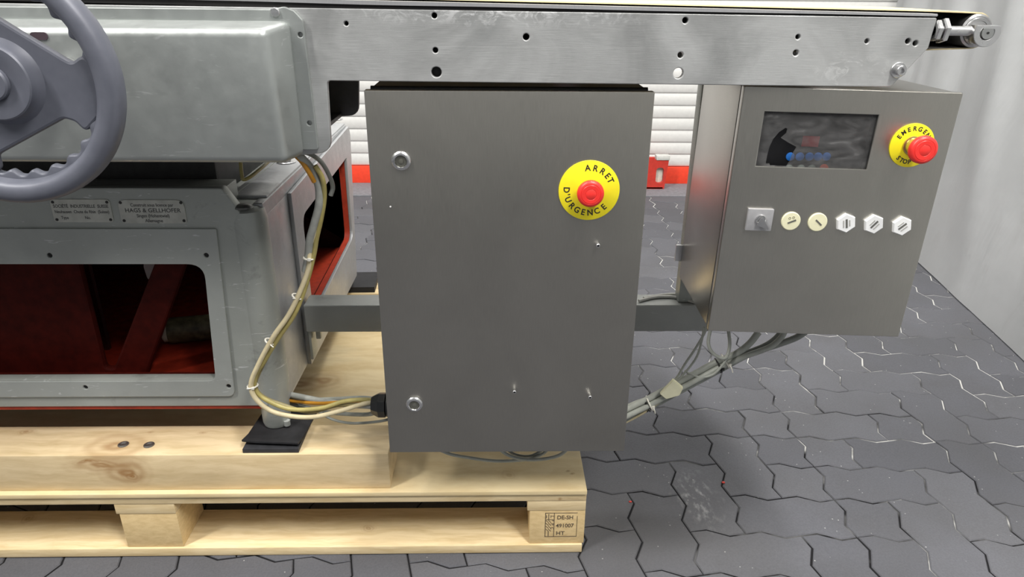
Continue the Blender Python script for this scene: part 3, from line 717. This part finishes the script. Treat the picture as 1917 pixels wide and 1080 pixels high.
bm = B(); lathe(bm, [(0, .047), (.003, .0445), (.009, .0405), (.0145, .0395), (.016, .038), (.016, .0195), (.0155, .0185), (.020, .0182), (.0218, .0165), (.0218, .003), (.020, .002), (.020, 0)], (wx+.005, Yw-.003, wz), (0, -1, 0), 56); finish(bm, 'hub', HWM, hw, 30)
bm = B(); cyl(bm, (wx, Yw+.006, wz), (wx, .9395, wz), .013, 24); finish(bm, 'axle', STEEL, hw)

# ================================================================== ELECTRICAL CABINET
SSD = brushed('brushed_stainless_door', (.43, .415, .375), .36, (26, 1, 1.2), .05, 1.0, .12, .03)
SSB = brushed('brushed_stainless_box', (.50, .485, .44), .36, (24, 1, 1.2), .05, 1.0, .10, .03)
SSS = brushed('brushed_stainless_side', (.46, .44, .41), .30, (1, 1.2, 22), .06, 1.0, .15, .03)
BLK = flat('black_rubber_gasket', (.012, .011, .010), .5)
YEL = flat('yellow_disc', (.86, .74, .015), .42, var=.03); REDB = flat('red_mushroom', (.82, .035, .028), .38, var=.05)
INKB = flat('black_print', (.02, .02, .012), .6)
cab = thing('electrical_cabinet', 'tall brushed steel electrical cabinet with a yellow ARRET D\'URGENCE stop button', 'cabinet', (.02, 1.1, .265))
cx0, cx1, cz0, cz1 = -.180, .2208, .265, .8645
bm = B(); box(bm, cx0, cx1, 1.0, 1.0165, cz0, cz1, .0013, 2); dr = finish(bm, 'door', SSD, cab)
bm = B(); box(bm, cx0+.004, cx1-.004, 1.0168, 1.026, cz0+.004, cz1-.002, .002)
lathe_pts = [(cx0+.006, 1.0225, cz1-.0005), (cx1-.006, 1.0225, cz1-.0005)]
cyl(bm, lathe_pts[0], lathe_pts[1], .0042, 12); finish(bm, 'gasket', BLK, cab)
bm = B(); box(bm, cx0+.003, cx1-.003, 1.0262, 1.215, cz0+.003, cz1-.001, .003, 3); finish(bm, 'body', flat('shaded_stainless_body', (.12, .11, .10), .4, .8), cab)  # conveyor's shadow on the body put into its dark colour
for x in (cx0+.05, cx1-.08):
    bm = B(); box(bm, x, x+.03, 1.2152, 1.2495, .34, .45, .002); finish(bm, 'bracket', DG, cab)
LOCK = brushed('lock_steel', (.70, .70, .70), .25, (1, 1, 1), .06, blotch=.05)
for px, py in ((751, 301), (776, 756)):
    p = at(px, py, Y=1.0); bm = B()
    lathe(bm, [(-.0002, .0142), (.0022, .0140), (.0042, .0122), (.0050, .0105), (.0050, .0088), (.0042, .0082), (.0012, .0080), (.0012, 0)], p, (0, -1, 0), 36)
    lk = finish(bm, 'lock', LOCK, dr)
    bm = B(); lathe(bm, [(0, .0079), (.0016, .0078), (.0016, .0035), (.003, .0033), (.0034, .0), ], p+Vector((0, -.001, 0)), (0, -1, 0), 24); finish(bm, 'key_core', flat('lock_core', (.20, .20, .17), .4, .7), lk)
for px, py in ((1119, 458), (963, 731), (1104, 741)):
    p = at(px, py, Y=.997); bm = B(); lathe(bm, [(-.004, .0030), (.005, .0030), (.0056, .0024), (.0056, .0016), (.002, .0015), (.002, 0)], p, (0, -1, 0), 18); st = finish(bm, 'standoff', STEEL, dr)
    bm = B(); cyl(bm, p+Vector((0, -.0019, 0)), p+Vector((0, -.0028, 0)), .0015, 12); finish(bm, 'bore', DARK, st)
p = at(731, 387, Y=1.0); bm = B(); lathe(bm, [(-.0005, .0014), (.0006, .0012), (.0009, 0)], p, (0, -1, 0), 12); finish(bm, 'paint_dot', flat('white_dot', (.7, .7, .7), .5), dr)

def ring_text(bm, letters, r, size, y, c=(0, 0)):
    """letters: (char, angle clockwise from the top, top half?)"""
    for ch, a, topp in letters:
        t = R(a); p = Vector((c[0]+r*math.sin(t), y, c[1]+r*math.cos(t)))
        text_into(bm, ch, size, face_at(p, -t if topp else math.pi-t), .0003, .0003, .95)
def stop_button(parent, M, Rd, Rk, hgt, stem_r, letters, ltr, lts, name, stemmat, headmat=REDB, tilt=(0, 0)):
    bm = B(); lathe(bm, [(0, Rd-.0004), (.0003, Rd), (.0018, Rd), (.0021, Rd-.0005)], (0, 0, 0), (0, -1, 0), 72)
    for v in bm.verts: v.co = M@v.co
    d = finish(bm, 'legend_disc', YEL, parent)
    for half in (True, False):
        bm = B(); ring_text(bm, [q for q in letters if q[2] == half], ltr, lts, -.0021)
        for v in bm.verts: v.co = M@v.co
        finish(bm, 'lettering', INKB, d, smooth=0)
    bm = B(); lathe(bm, [(.002, stem_r+.002), (.0045, stem_r+.0018), (.005, stem_r), (hgt-.006, stem_r)], (0, 0, 0), (0, -1, 0), 32)
    for v in bm.verts: v.co = M@v.co
    finish(bm, 'button_collar', stemmat, d)
    bm = B(); h = hgt
    lathe(bm, [(h-.010, stem_r+.001), (h-.0095, Rk*.93), (h-.007, Rk), (h-.002, Rk*.99), (h, Rk*.93), (h+.0012, Rk*.82), (h+.0014, Rk*.74), (h+.0010, Rk*.72), (h+.0017, Rk*.68), (h+.0017, Rk*.42), (h+.0013, Rk*.40), (h+.0017, Rk*.37), (h+.0019, 0)], (0, 0, 0), (0, -1, 0), 48)
    for v in bm.verts: v.co = M@v.co
    finish(bm, 'mushroom_head', headmat, d)
c = at(1103, 357, Y=.998)
L = [(ch, a, True) for ch, a in zip('ARRET', (-6.5, 12.7, 32, 49, 63))]+[(ch, a, False) for ch, a in zip("D'URGENCE", (272, 259, 246, 227, 210, 193, 175, 157, 137))]
stop_button(dr, Matrix.Translation((c.x, 1.0, c.z)), .0445, .0195, .022, .0125, L, .0335, .0125, 'stop', STEEL)
# black cable gland on the left side
GB = flat('black_plastic_gland', (.016, .017, .017), .35, var=.2)
gy = 1.075; g0 = at(705, 758, Y=gy)
gz = g0.z
bm = B(); lathe(bm, [(0, .0185), (.008, .0185), (.008, .021), (.016, .021)], (cx0+.0035, gy, gz), (-1, 0, 0), 24); gl = finish(bm, 'cable_gland', GB, cab)
bm = B(); lathe(bm, [(.0165, .019), (.018, .0225), (.030, .0225), (.036, .0195), (.043, .0155), (.042, .012), (.036, .011)], (cx0+.0035, gy, gz), (-1, 0, 0), 8); finish(bm, 'dome_nut', GB, gl, smooth=20)

# ================================================================== CONTROL BOX
bc = Vector((.4955, 1.0, .680)); bw, bh = .3045, .3790
MB_ = Matrix.Translation(bc)@Matrix.Rotation(R(-2.0), 4, 'Z')@Matrix.Rotation(R(1.15), 4, 'Y')@Matrix.Rotation(R(-.7), 4, 'X')
MI = MB_.inverted()
ctl = thing('control_box', 'brushed steel control box with a torn display window and an EMERGENCY STOP button', 'control box', bc)
ctl.matrix_world = MB_; ctl['_loc'] = None; del ctl['_loc']
def bl(px, py, y=0.0):
    """pixel -> box coordinates on the plane y of the box"""
    o = MI@CAM; d = MI.to_3x3()@ray(px, py); return o+d*((y-o.y)/d.y)
def bobj(me_or_bm, name, mat, parent=None, smooth=35):
    bm_ = me_or_bm
    o = finish(bm_, name, mat, None, smooth) if isinstance(bm_, bmesh.types.BMesh) else link(bm_, name, mat, None, smooth)
    o.parent = parent or ctl; return o
hw_, hh_ = bw/2, bh/2
wq = [bl(*p) for p in ((1433, 209), (1645, 215), (1622, 318), (1414, 310))]
wx0, wx1 = (wq[0].x+wq[3].x)/2, (wq[1].x+wq[2].x)/2; wz1, wz0 = (wq[0].z+wq[1].z)/2, (wq[2].z+wq[3].z)/2
win = [(wx0, wz0), (wx1, wz0), (wx1, wz1), (wx0, wz1)]
bdoor = bobj(plate_xz(rpoly([(-hw_, -hh_), (hw_, -hh_), (hw_, hh_), (-hw_, hh_)], .003), [win], 0, .003, .0012), 'door', SSB)
bm = B()
t_ = .0025
for a in ((-hw_, -hw_+t_, -hh_, hh_), (hw_-t_, hw_, -hh_, hh_), (-hw_, hw_, hh_-t_, hh_), (-hw_, hw_, -hh_, -hh_+t_)): box(bm, a[0], a[1], .0015, .0135, a[2], a[3], .0008)
bobj(bm, 'door_rim', SSS, bdoor)
bm = B(); box(bm, -hw_+.005, hw_-.005, .017, .024, -hh_+.005, hh_-.005, .002)
def hollow(bm, y0, y1, ins, th):
    a, b = hw_-ins, hh_-ins
    for q in ((-a, -a+th, -b, b), (a-th, a, -b, b), (-a, a, b-th, b), (-a, a, -b, -b+th)): box(bm, q[0], q[1], y0, y1, q[2], q[3])
bm.free(); bm = B(); hollow(bm, .0137, .0235, .0065, .012); bobj(bm, 'gasket', BLK)
bm = B(); a, b = hw_-.002, hh_-.001
for q in ((-a, -a+.003, -b, b), (a-.003, a, -b, b), (-a, a, b-.003, b), (-a, a, -b, -b+.003)): box(bm, q[0], q[1], .0238, .236, q[2], q[3], .0012)
box(bm, -a, a, .233, .236, -b, b, .001); bobj(bm, 'body', SSS)
bm = B(); box(bm, -a-.012, -a+.02, .2362, .241, -b+.03, -b+.062, .001); bobj(bm, 'wall_bracket', STEEL)
# window: broken cloudy pane with the controller behind it
gm = NT('cloudy_scratched_pane'); sc = gm.noise(26, (1, 1, 1), 5, .6, 1.5)
mixs = gm.n('ShaderNodeMixShader', i0=gm.ramp(sc, [(.25, .72), (.75, .50)])); tr = gm.n('ShaderNodeBsdfTransparent')
gm.t.links.new(gm.b.outputs[0], mixs.inputs[1]); gm.t.links.new(tr.outputs[0], mixs.inputs[2])
gm.t.links.new(mixs.outputs[0], gm.t.nodes['Material Output'].inputs[0]); gm.set(Base_Color=gm.ramp(gm.noise(34, (.6, 1, 1.4), 5, .6, 1.8, (3, 1, 0)), [(.35, .07), (.62, .15), (.75, .34)]), Roughness=.38, Specular_IOR_Level=.4)
brk = [bl(x, y, .0046) for x, y in ((1433, 306), (1436, 290), (1440, 275), (1447, 260), (1458, 247), (1470, 239), (1474, 241), (1472, 249), (1462, 258), (1476, 267), (1491, 275), (1483, 289), (1479, 300), (1472, 312.5), (1441, 312), (1440, 306))]
brk = [(p.x, max(p.z, wz0+.0004)) for p in brk]
bobj(plate_xz([(wx0-.006, wz0-.006), (wx1+.006, wz0-.006), (wx1+.006, wz1+.006), (wx0-.006, wz1+.006)], [brk], .0036, .0056), 'window_pane', gm.m, bdoor)
CB = flat('black_controller', (.012, .012, .014), .5)
bm = B(); box(bm, wx0-.004, wx1+.004, .024, .06, wz0-.05, wz1+.01, .001); cn = bobj(bm, 'controller', CB)
def behind(px, py): return bl(px, py, .0238)
def knob(px, py, r, mat, name):
    p = behind(px, py); bm = B(); lathe(bm, [(0, r), (.0015, r), (.0022, r*.8), (.0024, 0)], (p.x, .0239, p.z), (0, -1, 0), 20); bobj(bm, name, mat, cn)
p0, p1 = behind(1503, 254), behind(1531, 275)
bm = B(); box(bm, p0.x, p1.x, .0225, .0239, p1.z, p0.z, .0008); bobj(bm, 'red_display', flat('dark_red_display', (.55, .03, .04), .4), cn)
BLU = flat('blue_key', (.03, .22, .75), .45); GRN = flat('grey_key', (.30, .36, .32), .5); ORG = flat('orange_key', (.75, .09, .03), .5)
for px in (1479, 1497, 1515, 1531, 1547): knob(px, 293, .0062, BLU, 'blue_key')
for px in (1477, 1499, 1519): knob(px, 316, .0062, GRN, 'grey_key')
knob(1542, 315, .0064, ORG, 'orange_key')
# stop button
c = bl(1706, 272)
L = [(ch, a, True) for ch, a in zip('EMERGENCY', (-61, -42, -23, -4, 15, 34, 52, 70, 88))]+[(ch, a, False) for ch, a in zip('STOP', (220, 205, 191, 176))]
BRASS = flat('brass_collar', (.55, .46, .22), .28, .9)
stop_button(bdoor, Matrix.Translation((c.x, 0, c.z)), .0312, .0195, .036, .0115, L, .0238, .0088, 'stop', BRASS)
# row of switches and plugs
GRY = flat('grey_switch_plate', (.36, .36, .37), .45, .3); CRM = flat('cream_plug', (.72, .70, .48), .5, var=.05); WHT = flat('white_hex_plug', (.74, .75, .75), .45, var=.05); SLOT = flat('grey_slot', (.10, .10, .09), .6)
a, b = bl(1400, 389), bl(1441, 431)
bm = B(); box(bm, a.x, b.x, -.005, .0005, b.z, a.z, .0012); ks = bobj(bm, 'key_switch', GRY, bdoor)
m_ = ((a.x+b.x)/2+.001, (a.z+b.z)/2+.001)
bm = B(); lathe(bm, [(.004, .0082), (.0068, .0080), (.0074, .0068), (.0068, .006), (.0068, 0)], (m_[0], 0, m_[1]), (0, -1, 0), 28); bobj(bm, 'key_barrel', STEEL, ks)
me = plate_xz(rpoly([(-.002, .0045), (.001, .0065), (.013, -.010), (.0125, -.0125), (-.006, -.006)], .001), [], -.0006, .0006, .0002)
me.transform(Matrix.Translation((m_[0], -.009, m_[1]-.002))); bobj(me, 'key', STEEL, ks)
for px, py, ang in ((1480, 413.5, 24), (1530, 415.5, -40)):
    p = bl(px, py); bm = B(); lathe(bm, [(0, .0142), (.0016, .0142), (.0024, .0132), (.0028, .0)], (p.x, 0, p.z), (0, -1, 0), 40); pl = bobj(bm, 'round_plug', CRM, bdoor)
    bm = B(); b2 = bmesh.new(); bmesh.ops.create_cube(b2, size=1); merge(bm, b2, Matrix.Translation((p.x+.001, -.0027, p.z))@Matrix.Rotation(-R(ang), 4, 'Y')@Matrix.Diagonal((.0125, .0012, .0021, 1)))
    bobj(bm, 'slot', SLOT, pl)
    if px == 1480:
        bm = B()
        for dx, dz in ((-.003, .0050), (.0025, .0062)):
            me = plate_xz(circle(dx, dz, .0019, 12), [circle(dx, dz, .0012, 12)], -.0030, -.0022); me.transform(Matrix.Translation((p.x, 0, p.z))); bm.from_mesh(me)
        bobj(bm, 'faded_mark', flat('faded_mark', (.30, .29, .2), .6), pl)
for px, py, ang in ((1582, 416.5, -78), (1634, 418.5, 52), (1686.5, 422, 44)):
    p = bl(px, py); bm = B(); lathe(bm, [(0, .0150), (.0040, .0150), (.0052, .0138), (.0052, .0)], (p.x, 0, p.z), (0, -1, 0), 6)
    rot = Matrix.Translation((p.x, 0, p.z))@Matrix.Rotation(R(4), 4, 'Y')@Matrix.Translation((-p.x, 0, -p.z))
    for v in bm.verts: v.co = rot@v.co
    pl = bobj(bm, 'hex_plug', WHT, bdoor, 20)
    for off, ln, wd, mt, nm in ((.0002, .0135, .0026, SLOT, 'slot'), (-.0042, .011, .0015, flat('pale_slot', (.36, .36, .34), .6), 'groove'), (.0046, .0095, .0015, flat('pale_slot', (.36, .36, .34), .6), 'groove')):
        bm = B(); b2 = bmesh.new(); bmesh.ops.create_cube(b2, size=1)
        merge(bm, b2, Matrix.Translation((p.x, -.0051, p.z))@Matrix.Rotation(-R(ang), 4, 'Y')@Matrix.Translation((0, 0, off))@Matrix.Diagonal((ln, .0012, wd, 1)))
        bobj(bm, nm, mt, pl)

# ================================================================== CABLES
BEI = flat('beige_cable_sheath', (.60, .52, .33), .5, var=.12); OLV = flat('olive_cable_sheath', (.40, .34, .12), .42, var=.15); GRC = flat('grey_cable_sheath', (.36, .375, .335), .45, var=.12)
GRD = flat('dark_grey_cable_sheath', (.25, .265, .24), .45, var=.12); SLV = flat('grey_corrugated_sleeve', (.34, .35, .32), .4, var=.15); ORC = flat('amber_cable_sheath', (.55, .25, .02), .45); WTI = flat('white_nylon', (.72, .70, .62), .45); BTI = flat('black_nylon', (.012, .012, .012), .4)
WHC = flat('white_cable_sheath', (.62, .62, .58), .45)
def cable(pts, r, mat, label, group, name='cable'):
    P_ = [at(p[0], p[1], Y=p[2]) for p in pts]; bm = B(); tube(bm, P_, r, 12, 7)
    return tag(finish(bm, name, mat, smooth=60), label, 'cable', group)
g1 = 'cables from the drive cover to the cabinet gland'
cable([(553, 285, 1.025), (566, 297, 1.022), (584, 318, 1.035), (597, 350, 1.042), (597, 385, 1.045), (588, 420, 1.05), (580, 450, 1.055), (577, 480, 1.062), (572, 508, 1.064)], .0062, SLV, 'thick grey sleeve coming out under the drive cover corner', g1, 'cable_sleeve')
cable([(556, 283, 1.03), (580, 288, 1.04), (602, 304, 1.06), (617, 330, 1.08), (623, 350, 1.09), (619, 366, 1.09)], .0036, flat('grey_hose', (.26, .27, .25), .35), 'short grey hose ending loose in front of the side opening', g1, 'hose')
cable([(551, 289, 1.02), (565, 303, 1.02), (578, 322, 1.022), (588, 340, 1.03)], .0035, ORC, 'amber wire under the thick grey sleeve below the drive cover', g1)
cable([(590, 310, 1.03), (604, 335, 1.035), (607, 370, 1.045), (601, 410, 1.05), (593, 445, 1.055), (587, 480, 1.06), (574, 530, 1.06), (553, 585, 1.058), (523, 630, 1.055), (497, 672, 1.055), (478, 705, 1.056), (480, 733, 1.056), (505, 752, 1.056), (545, 766, 1.058), (600, 764, 1.065), (645, 751, 1.072), (688, 748, gy), (712, 752, gy)], .0038, OLV, 'olive cable, inner one of the two long looping cables', g1)
cable([(600, 350, 1.044), (603, 390, 1.05), (595, 430, 1.054), (580, 462, 1.058), (578, 500, 1.058), (562, 545, 1.053), (540, 590, 1.05), (512, 630, 1.047), (485, 680, 1.047), (470, 718, 1.048), (478, 745, 1.048), (505, 768, 1.05), (545, 779, 1.052), (590, 780, 1.056), (640, 768, 1.064), (688, 754, gy-.004), (712, 756, gy-.002)], .0042, BEI, 'beige cable, outer one of the two long looping cables', g1)
cable([(592, 440, 1.06), (584, 490, 1.066), (566, 545, 1.067), (543, 592, 1.065), (513, 645, 1.062), (486, 695, 1.064), (478, 722, 1.064), (492, 742, 1.064), (530, 758, 1.066), (580, 771, 1.068), (630, 759, 1.074), (690, 757, gy+.003), (712, 758, gy+.003)], .0036, flat('brown_cable_sheath', (.26, .22, .10), .45), 'brownish cable tied between the olive and the beige cable', g1)
cable([(450, 300, 1.16), (453, 330, 1.15), (457, 336, 1.15), (470, 330, 1.16), (492, 312, 1.20), (505, 300, 1.24)], .003, OLV, 'olive wire hooked down behind the drive cover above the base', g1)
def tie(px, py, y, r, ax, mat, label, tail=None, name='cable_tie'):
    p = at(px, py, Y=y); bm = B(); ax = Vector(ax).normalized(); a = ax.orthogonal().normalized(); b = ax.cross(a)
    ring = [p+(a*math.cos(t)+b*math.sin(t))*r for t in [2*math.pi*k/24 for k in range(25)]]
    tube(bm, ring, .0015, 6, 1, False)
    h = p+Vector((.3*r, -r*.95, 0)); box(bm, h.x-.0026, h.x+.0026, h.y-.002, h.y+.002, h.z-.0024, h.z+.0024, .0006)
    if tail: tube(bm, [h, (h+tail[0])if False else h+Vector(tail)*.5+Vector((0, -.002, .001)), h+Vector(tail)], .0011, 6, 4)
    return tag(finish(bm, name, mat), label, 'cable tie')
tie(578, 483, 1.060, .0078, (.15, 0, 1), WTI, 'white cable tie round the bundle level with the side opening')
tie(556, 555, 1.059, .0078, (.5, 0, 1), WTI, 'white cable tie round the bundle beside the cross tube', (-.006, -.003, .001))
tie(505, 639, 1.055, .0078, (.6, 0, 1), WTI, 'white cable tie with a stub, round the bundle on the front foot post', (.007, -.006, -.004))
tie(473, 722, 1.054, .0085, (-.1, 0, 1), WTI, 'white cable tie at the leftmost bend of the cable bundle', (-.009, -.002, 0))
g2 = 'cables from behind the front foot to the cabinet gland'
cable([(530, 736, 1.16), (560, 742, 1.15), (600, 750, 1.13), (650, 757, 1.10), (690, 760, gy), (712, 762, gy)], .0056, SLV, 'thickest grey cable from behind the front foot to the gland', g2)
cable([(528, 742, 1.168), (575, 748, 1.16), (630, 747, 1.13), (680, 745, 1.09), (712, 750, gy+.006)], .0042, GRC, 'grey cable lying highest from behind the front foot to the gland', g2)
cable([(528, 748, 1.155), (560, 752, 1.148), (600, 755, 1.12), (650, 752, 1.10), (690, 753, gy+.004), (712, 755, gy+.005)], .0032, ORC, 'amber cable from behind the front foot to the gland', g2)
cable([(532, 750, 1.17), (575, 765, 1.15), (625, 773, 1.12), (680, 776, 1.09), (705, 772, gy), (714, 768, gy)], .0038, GRD, 'dark grey cable lying lowest from behind the front foot to the gland', g2)
cable([(560, 757, 1.15), (592, 768, 1.13), (620, 784, 1.11), (655, 792, 1.10), (700, 790, 1.09), (732, 784, 1.08), (760, 775, 1.075)], .0026, GRD, 'thin grey cable sagging below the black gland', g2)
g3 = 'cables looping below the cabinet'
cable([(800, 830, 1.06), (840, 849, 1.06), (880, 857, 1.07), (930, 863, 1.075), (985, 860, 1.08), (1015, 850, 1.09), (1030, 835, 1.10)], .0030, GRC, 'grey cable sagging farthest left below the cabinet', g3)
cable([(930, 835, 1.08), (948, 850, 1.08), (975, 859, 1.075), (1010, 860, 1.07), (1045, 853, 1.06), (1065, 838, 1.055)], .0032, GRC, 'grey cable sagging farthest right below the cabinet', g3)
cable([(945, 838, 1.10), (965, 851, 1.095), (990, 854, 1.09), (1010, 846, 1.09), (1020, 835, 1.09)], .0028, GRD, 'short grey loop between the two longer loops below the cabinet', g3)
g4 = 'cables from the cabinet to the control box'
run = [(1150, 785, 1.10), (1180, 770, 1.10), (1215, 753, 1.10), (1255, 731, 1.10), (1300, 707, 1.10), (1345, 683, 1.10)]
def fan(dx, dy, y, end, r, mat, lab):
    cable([(a+dx, b+dy, c_+y) for a, b, c_ in run]+end, r, mat, lab, g4)
fan(-2, -6, .0, [(1378, 662, 1.10), (1403, 643, 1.10), (1420, 622, 1.10)], .0060, GRC, 'thick grey cable rising to the control box, leftmost of the thick ones')
fan(2, 1, .010, [(1390, 664, 1.105), (1430, 648, 1.11), (1450, 635, 1.11), (1466, 618, 1.11)], .0052, GRD, 'dark grey cable rising to the middle of the control box')
fan(2, 5, -.008, [(1395, 667, 1.095), (1440, 650, 1.10), (1462, 632, 1.10), (1470, 618, 1.10)], .0052, GRC, 'pale grey cable rising to the middle of the control box')
fan(4, 8, .004, [(1400, 664, 1.11), (1455, 645, 1.12), (1490, 632, 1.12), (1512, 618, 1.12)], .0060, GRD, 'dark grey cable rising farthest right to the control box')
cable([(1150, 800, 1.10), (1180, 786, 1.10), (1212, 768, 1.095), (1240, 748, 1.095), (1290, 716, 1.10), (1330, 690, 1.10)], .0026, BEI, 'thin cream cable hanging lowest beside the cabinet', g4)
cable([(1150, 770, 1.11), (1190, 752, 1.11), (1222, 740, 1.10), (1262, 712, 1.10), (1283, 680, 1.10), (1300, 655, 1.10), (1318, 625, 1.10), (1322, 612, 1.10)], .0022, GRC, 'thin grey wire leaving the bundle at the pale tape', g4)
cable([(1262, 716, 1.10), (1280, 700, 1.10), (1303, 670, 1.10), (1313, 640, 1.10), (1318, 612, 1.10)], .0020, GRC, 'thin grey wire beside the loop under the control box', g4)
cable([(1331, 612, 1.09), (1326, 640, 1.085), (1332, 658, 1.08), (1347, 669, 1.08), (1360, 668, 1.08), (1366, 645, 1.09), (1363, 612, 1.10)], .0030, GRC, 'grey loop hanging under the left of the control box', g4)
cable([(1363, 664, 1.08), (1355, 680, 1.08), (1336, 700, 1.085), (1312, 706, 1.09), (1290, 699, 1.10), (1283, 694, 1.11)], .0022, GRC, 'thin grey wire curling below the cable bundle', g4)
tie(1216, 755, 1.10, .0140, (.85, 0, .45), WTI, 'white cable tie round the bundle next to the cabinet', (.004, -.002, -.012))
tie(1211, 757, 1.103, .0135, (.85, 0, .45), BTI, 'black cable tie round the bundle next to the cabinet', (-.006, -.002, -.006))
tie(1345, 684, 1.10, .0135, (.85, 0, .45), BTI, 'black cable tie round the bundle under the control box', (-.004, -.003, -.006))
tie(1358, 676, 1.098, .0135, (.8, 0, .5), WTI, 'white cable tie round the bundle under the control box', (.006, -.003, -.014))
a = [at(x, y, Y=1.0815) for x, y in ((1235, 738), (1260, 711), (1279, 727), (1272, 741), (1247, 748))]
bm = B(); f = [bm.verts.new(p) for p in a]; b_ = [bm.verts.new(p+Vector((0.001, .006, .001))) for p in a]
bm.faces.new(f); bm.faces.new(b_[::-1])
for k in range(5): bm.faces.new((f[k], f[(k+1) % 5], b_[(k+1) % 5], b_[k]))
bmesh.ops.recalc_face_normals(bm, faces=bm.faces); bmesh.ops.bevel(bm, geom=list(bm.edges), offset=.0012, segments=2, affect='EDGES')
tag(finish(bm, 'tape_wrap', flat('pale_tape', (.72, .70, .50), .55, var=.06, bump=.2)), 'pale yellowish tape wrapped round the cable bundle beside the cabinet', 'tape')
g5 = 'white cables lying on the cross tube'
zt = .4255
for k, (pts, lab) in enumerate((([(1196, 563), (1228, 556), (1262, 556), (1290, 563), (1310, 580)], 'nearer white cable lying on the grey cross tube'), ([(1205, 558), (1240, 552), (1270, 551), (1296, 557), (1320, 572)], 'farther white cable lying on the grey cross tube'))):
    P_ = [at(x, y, Z=zt+.0035) for x, y in pts]
    P_ = [Vector((p.x, max(min(p.y, 1.30), 1.256), p.z)) for p in P_]
    bm = B(); tube(bm, P_, .0030, 10, 6); tag(finish(bm, 'cable', WHC, smooth=60), lab, 'cable', g5)
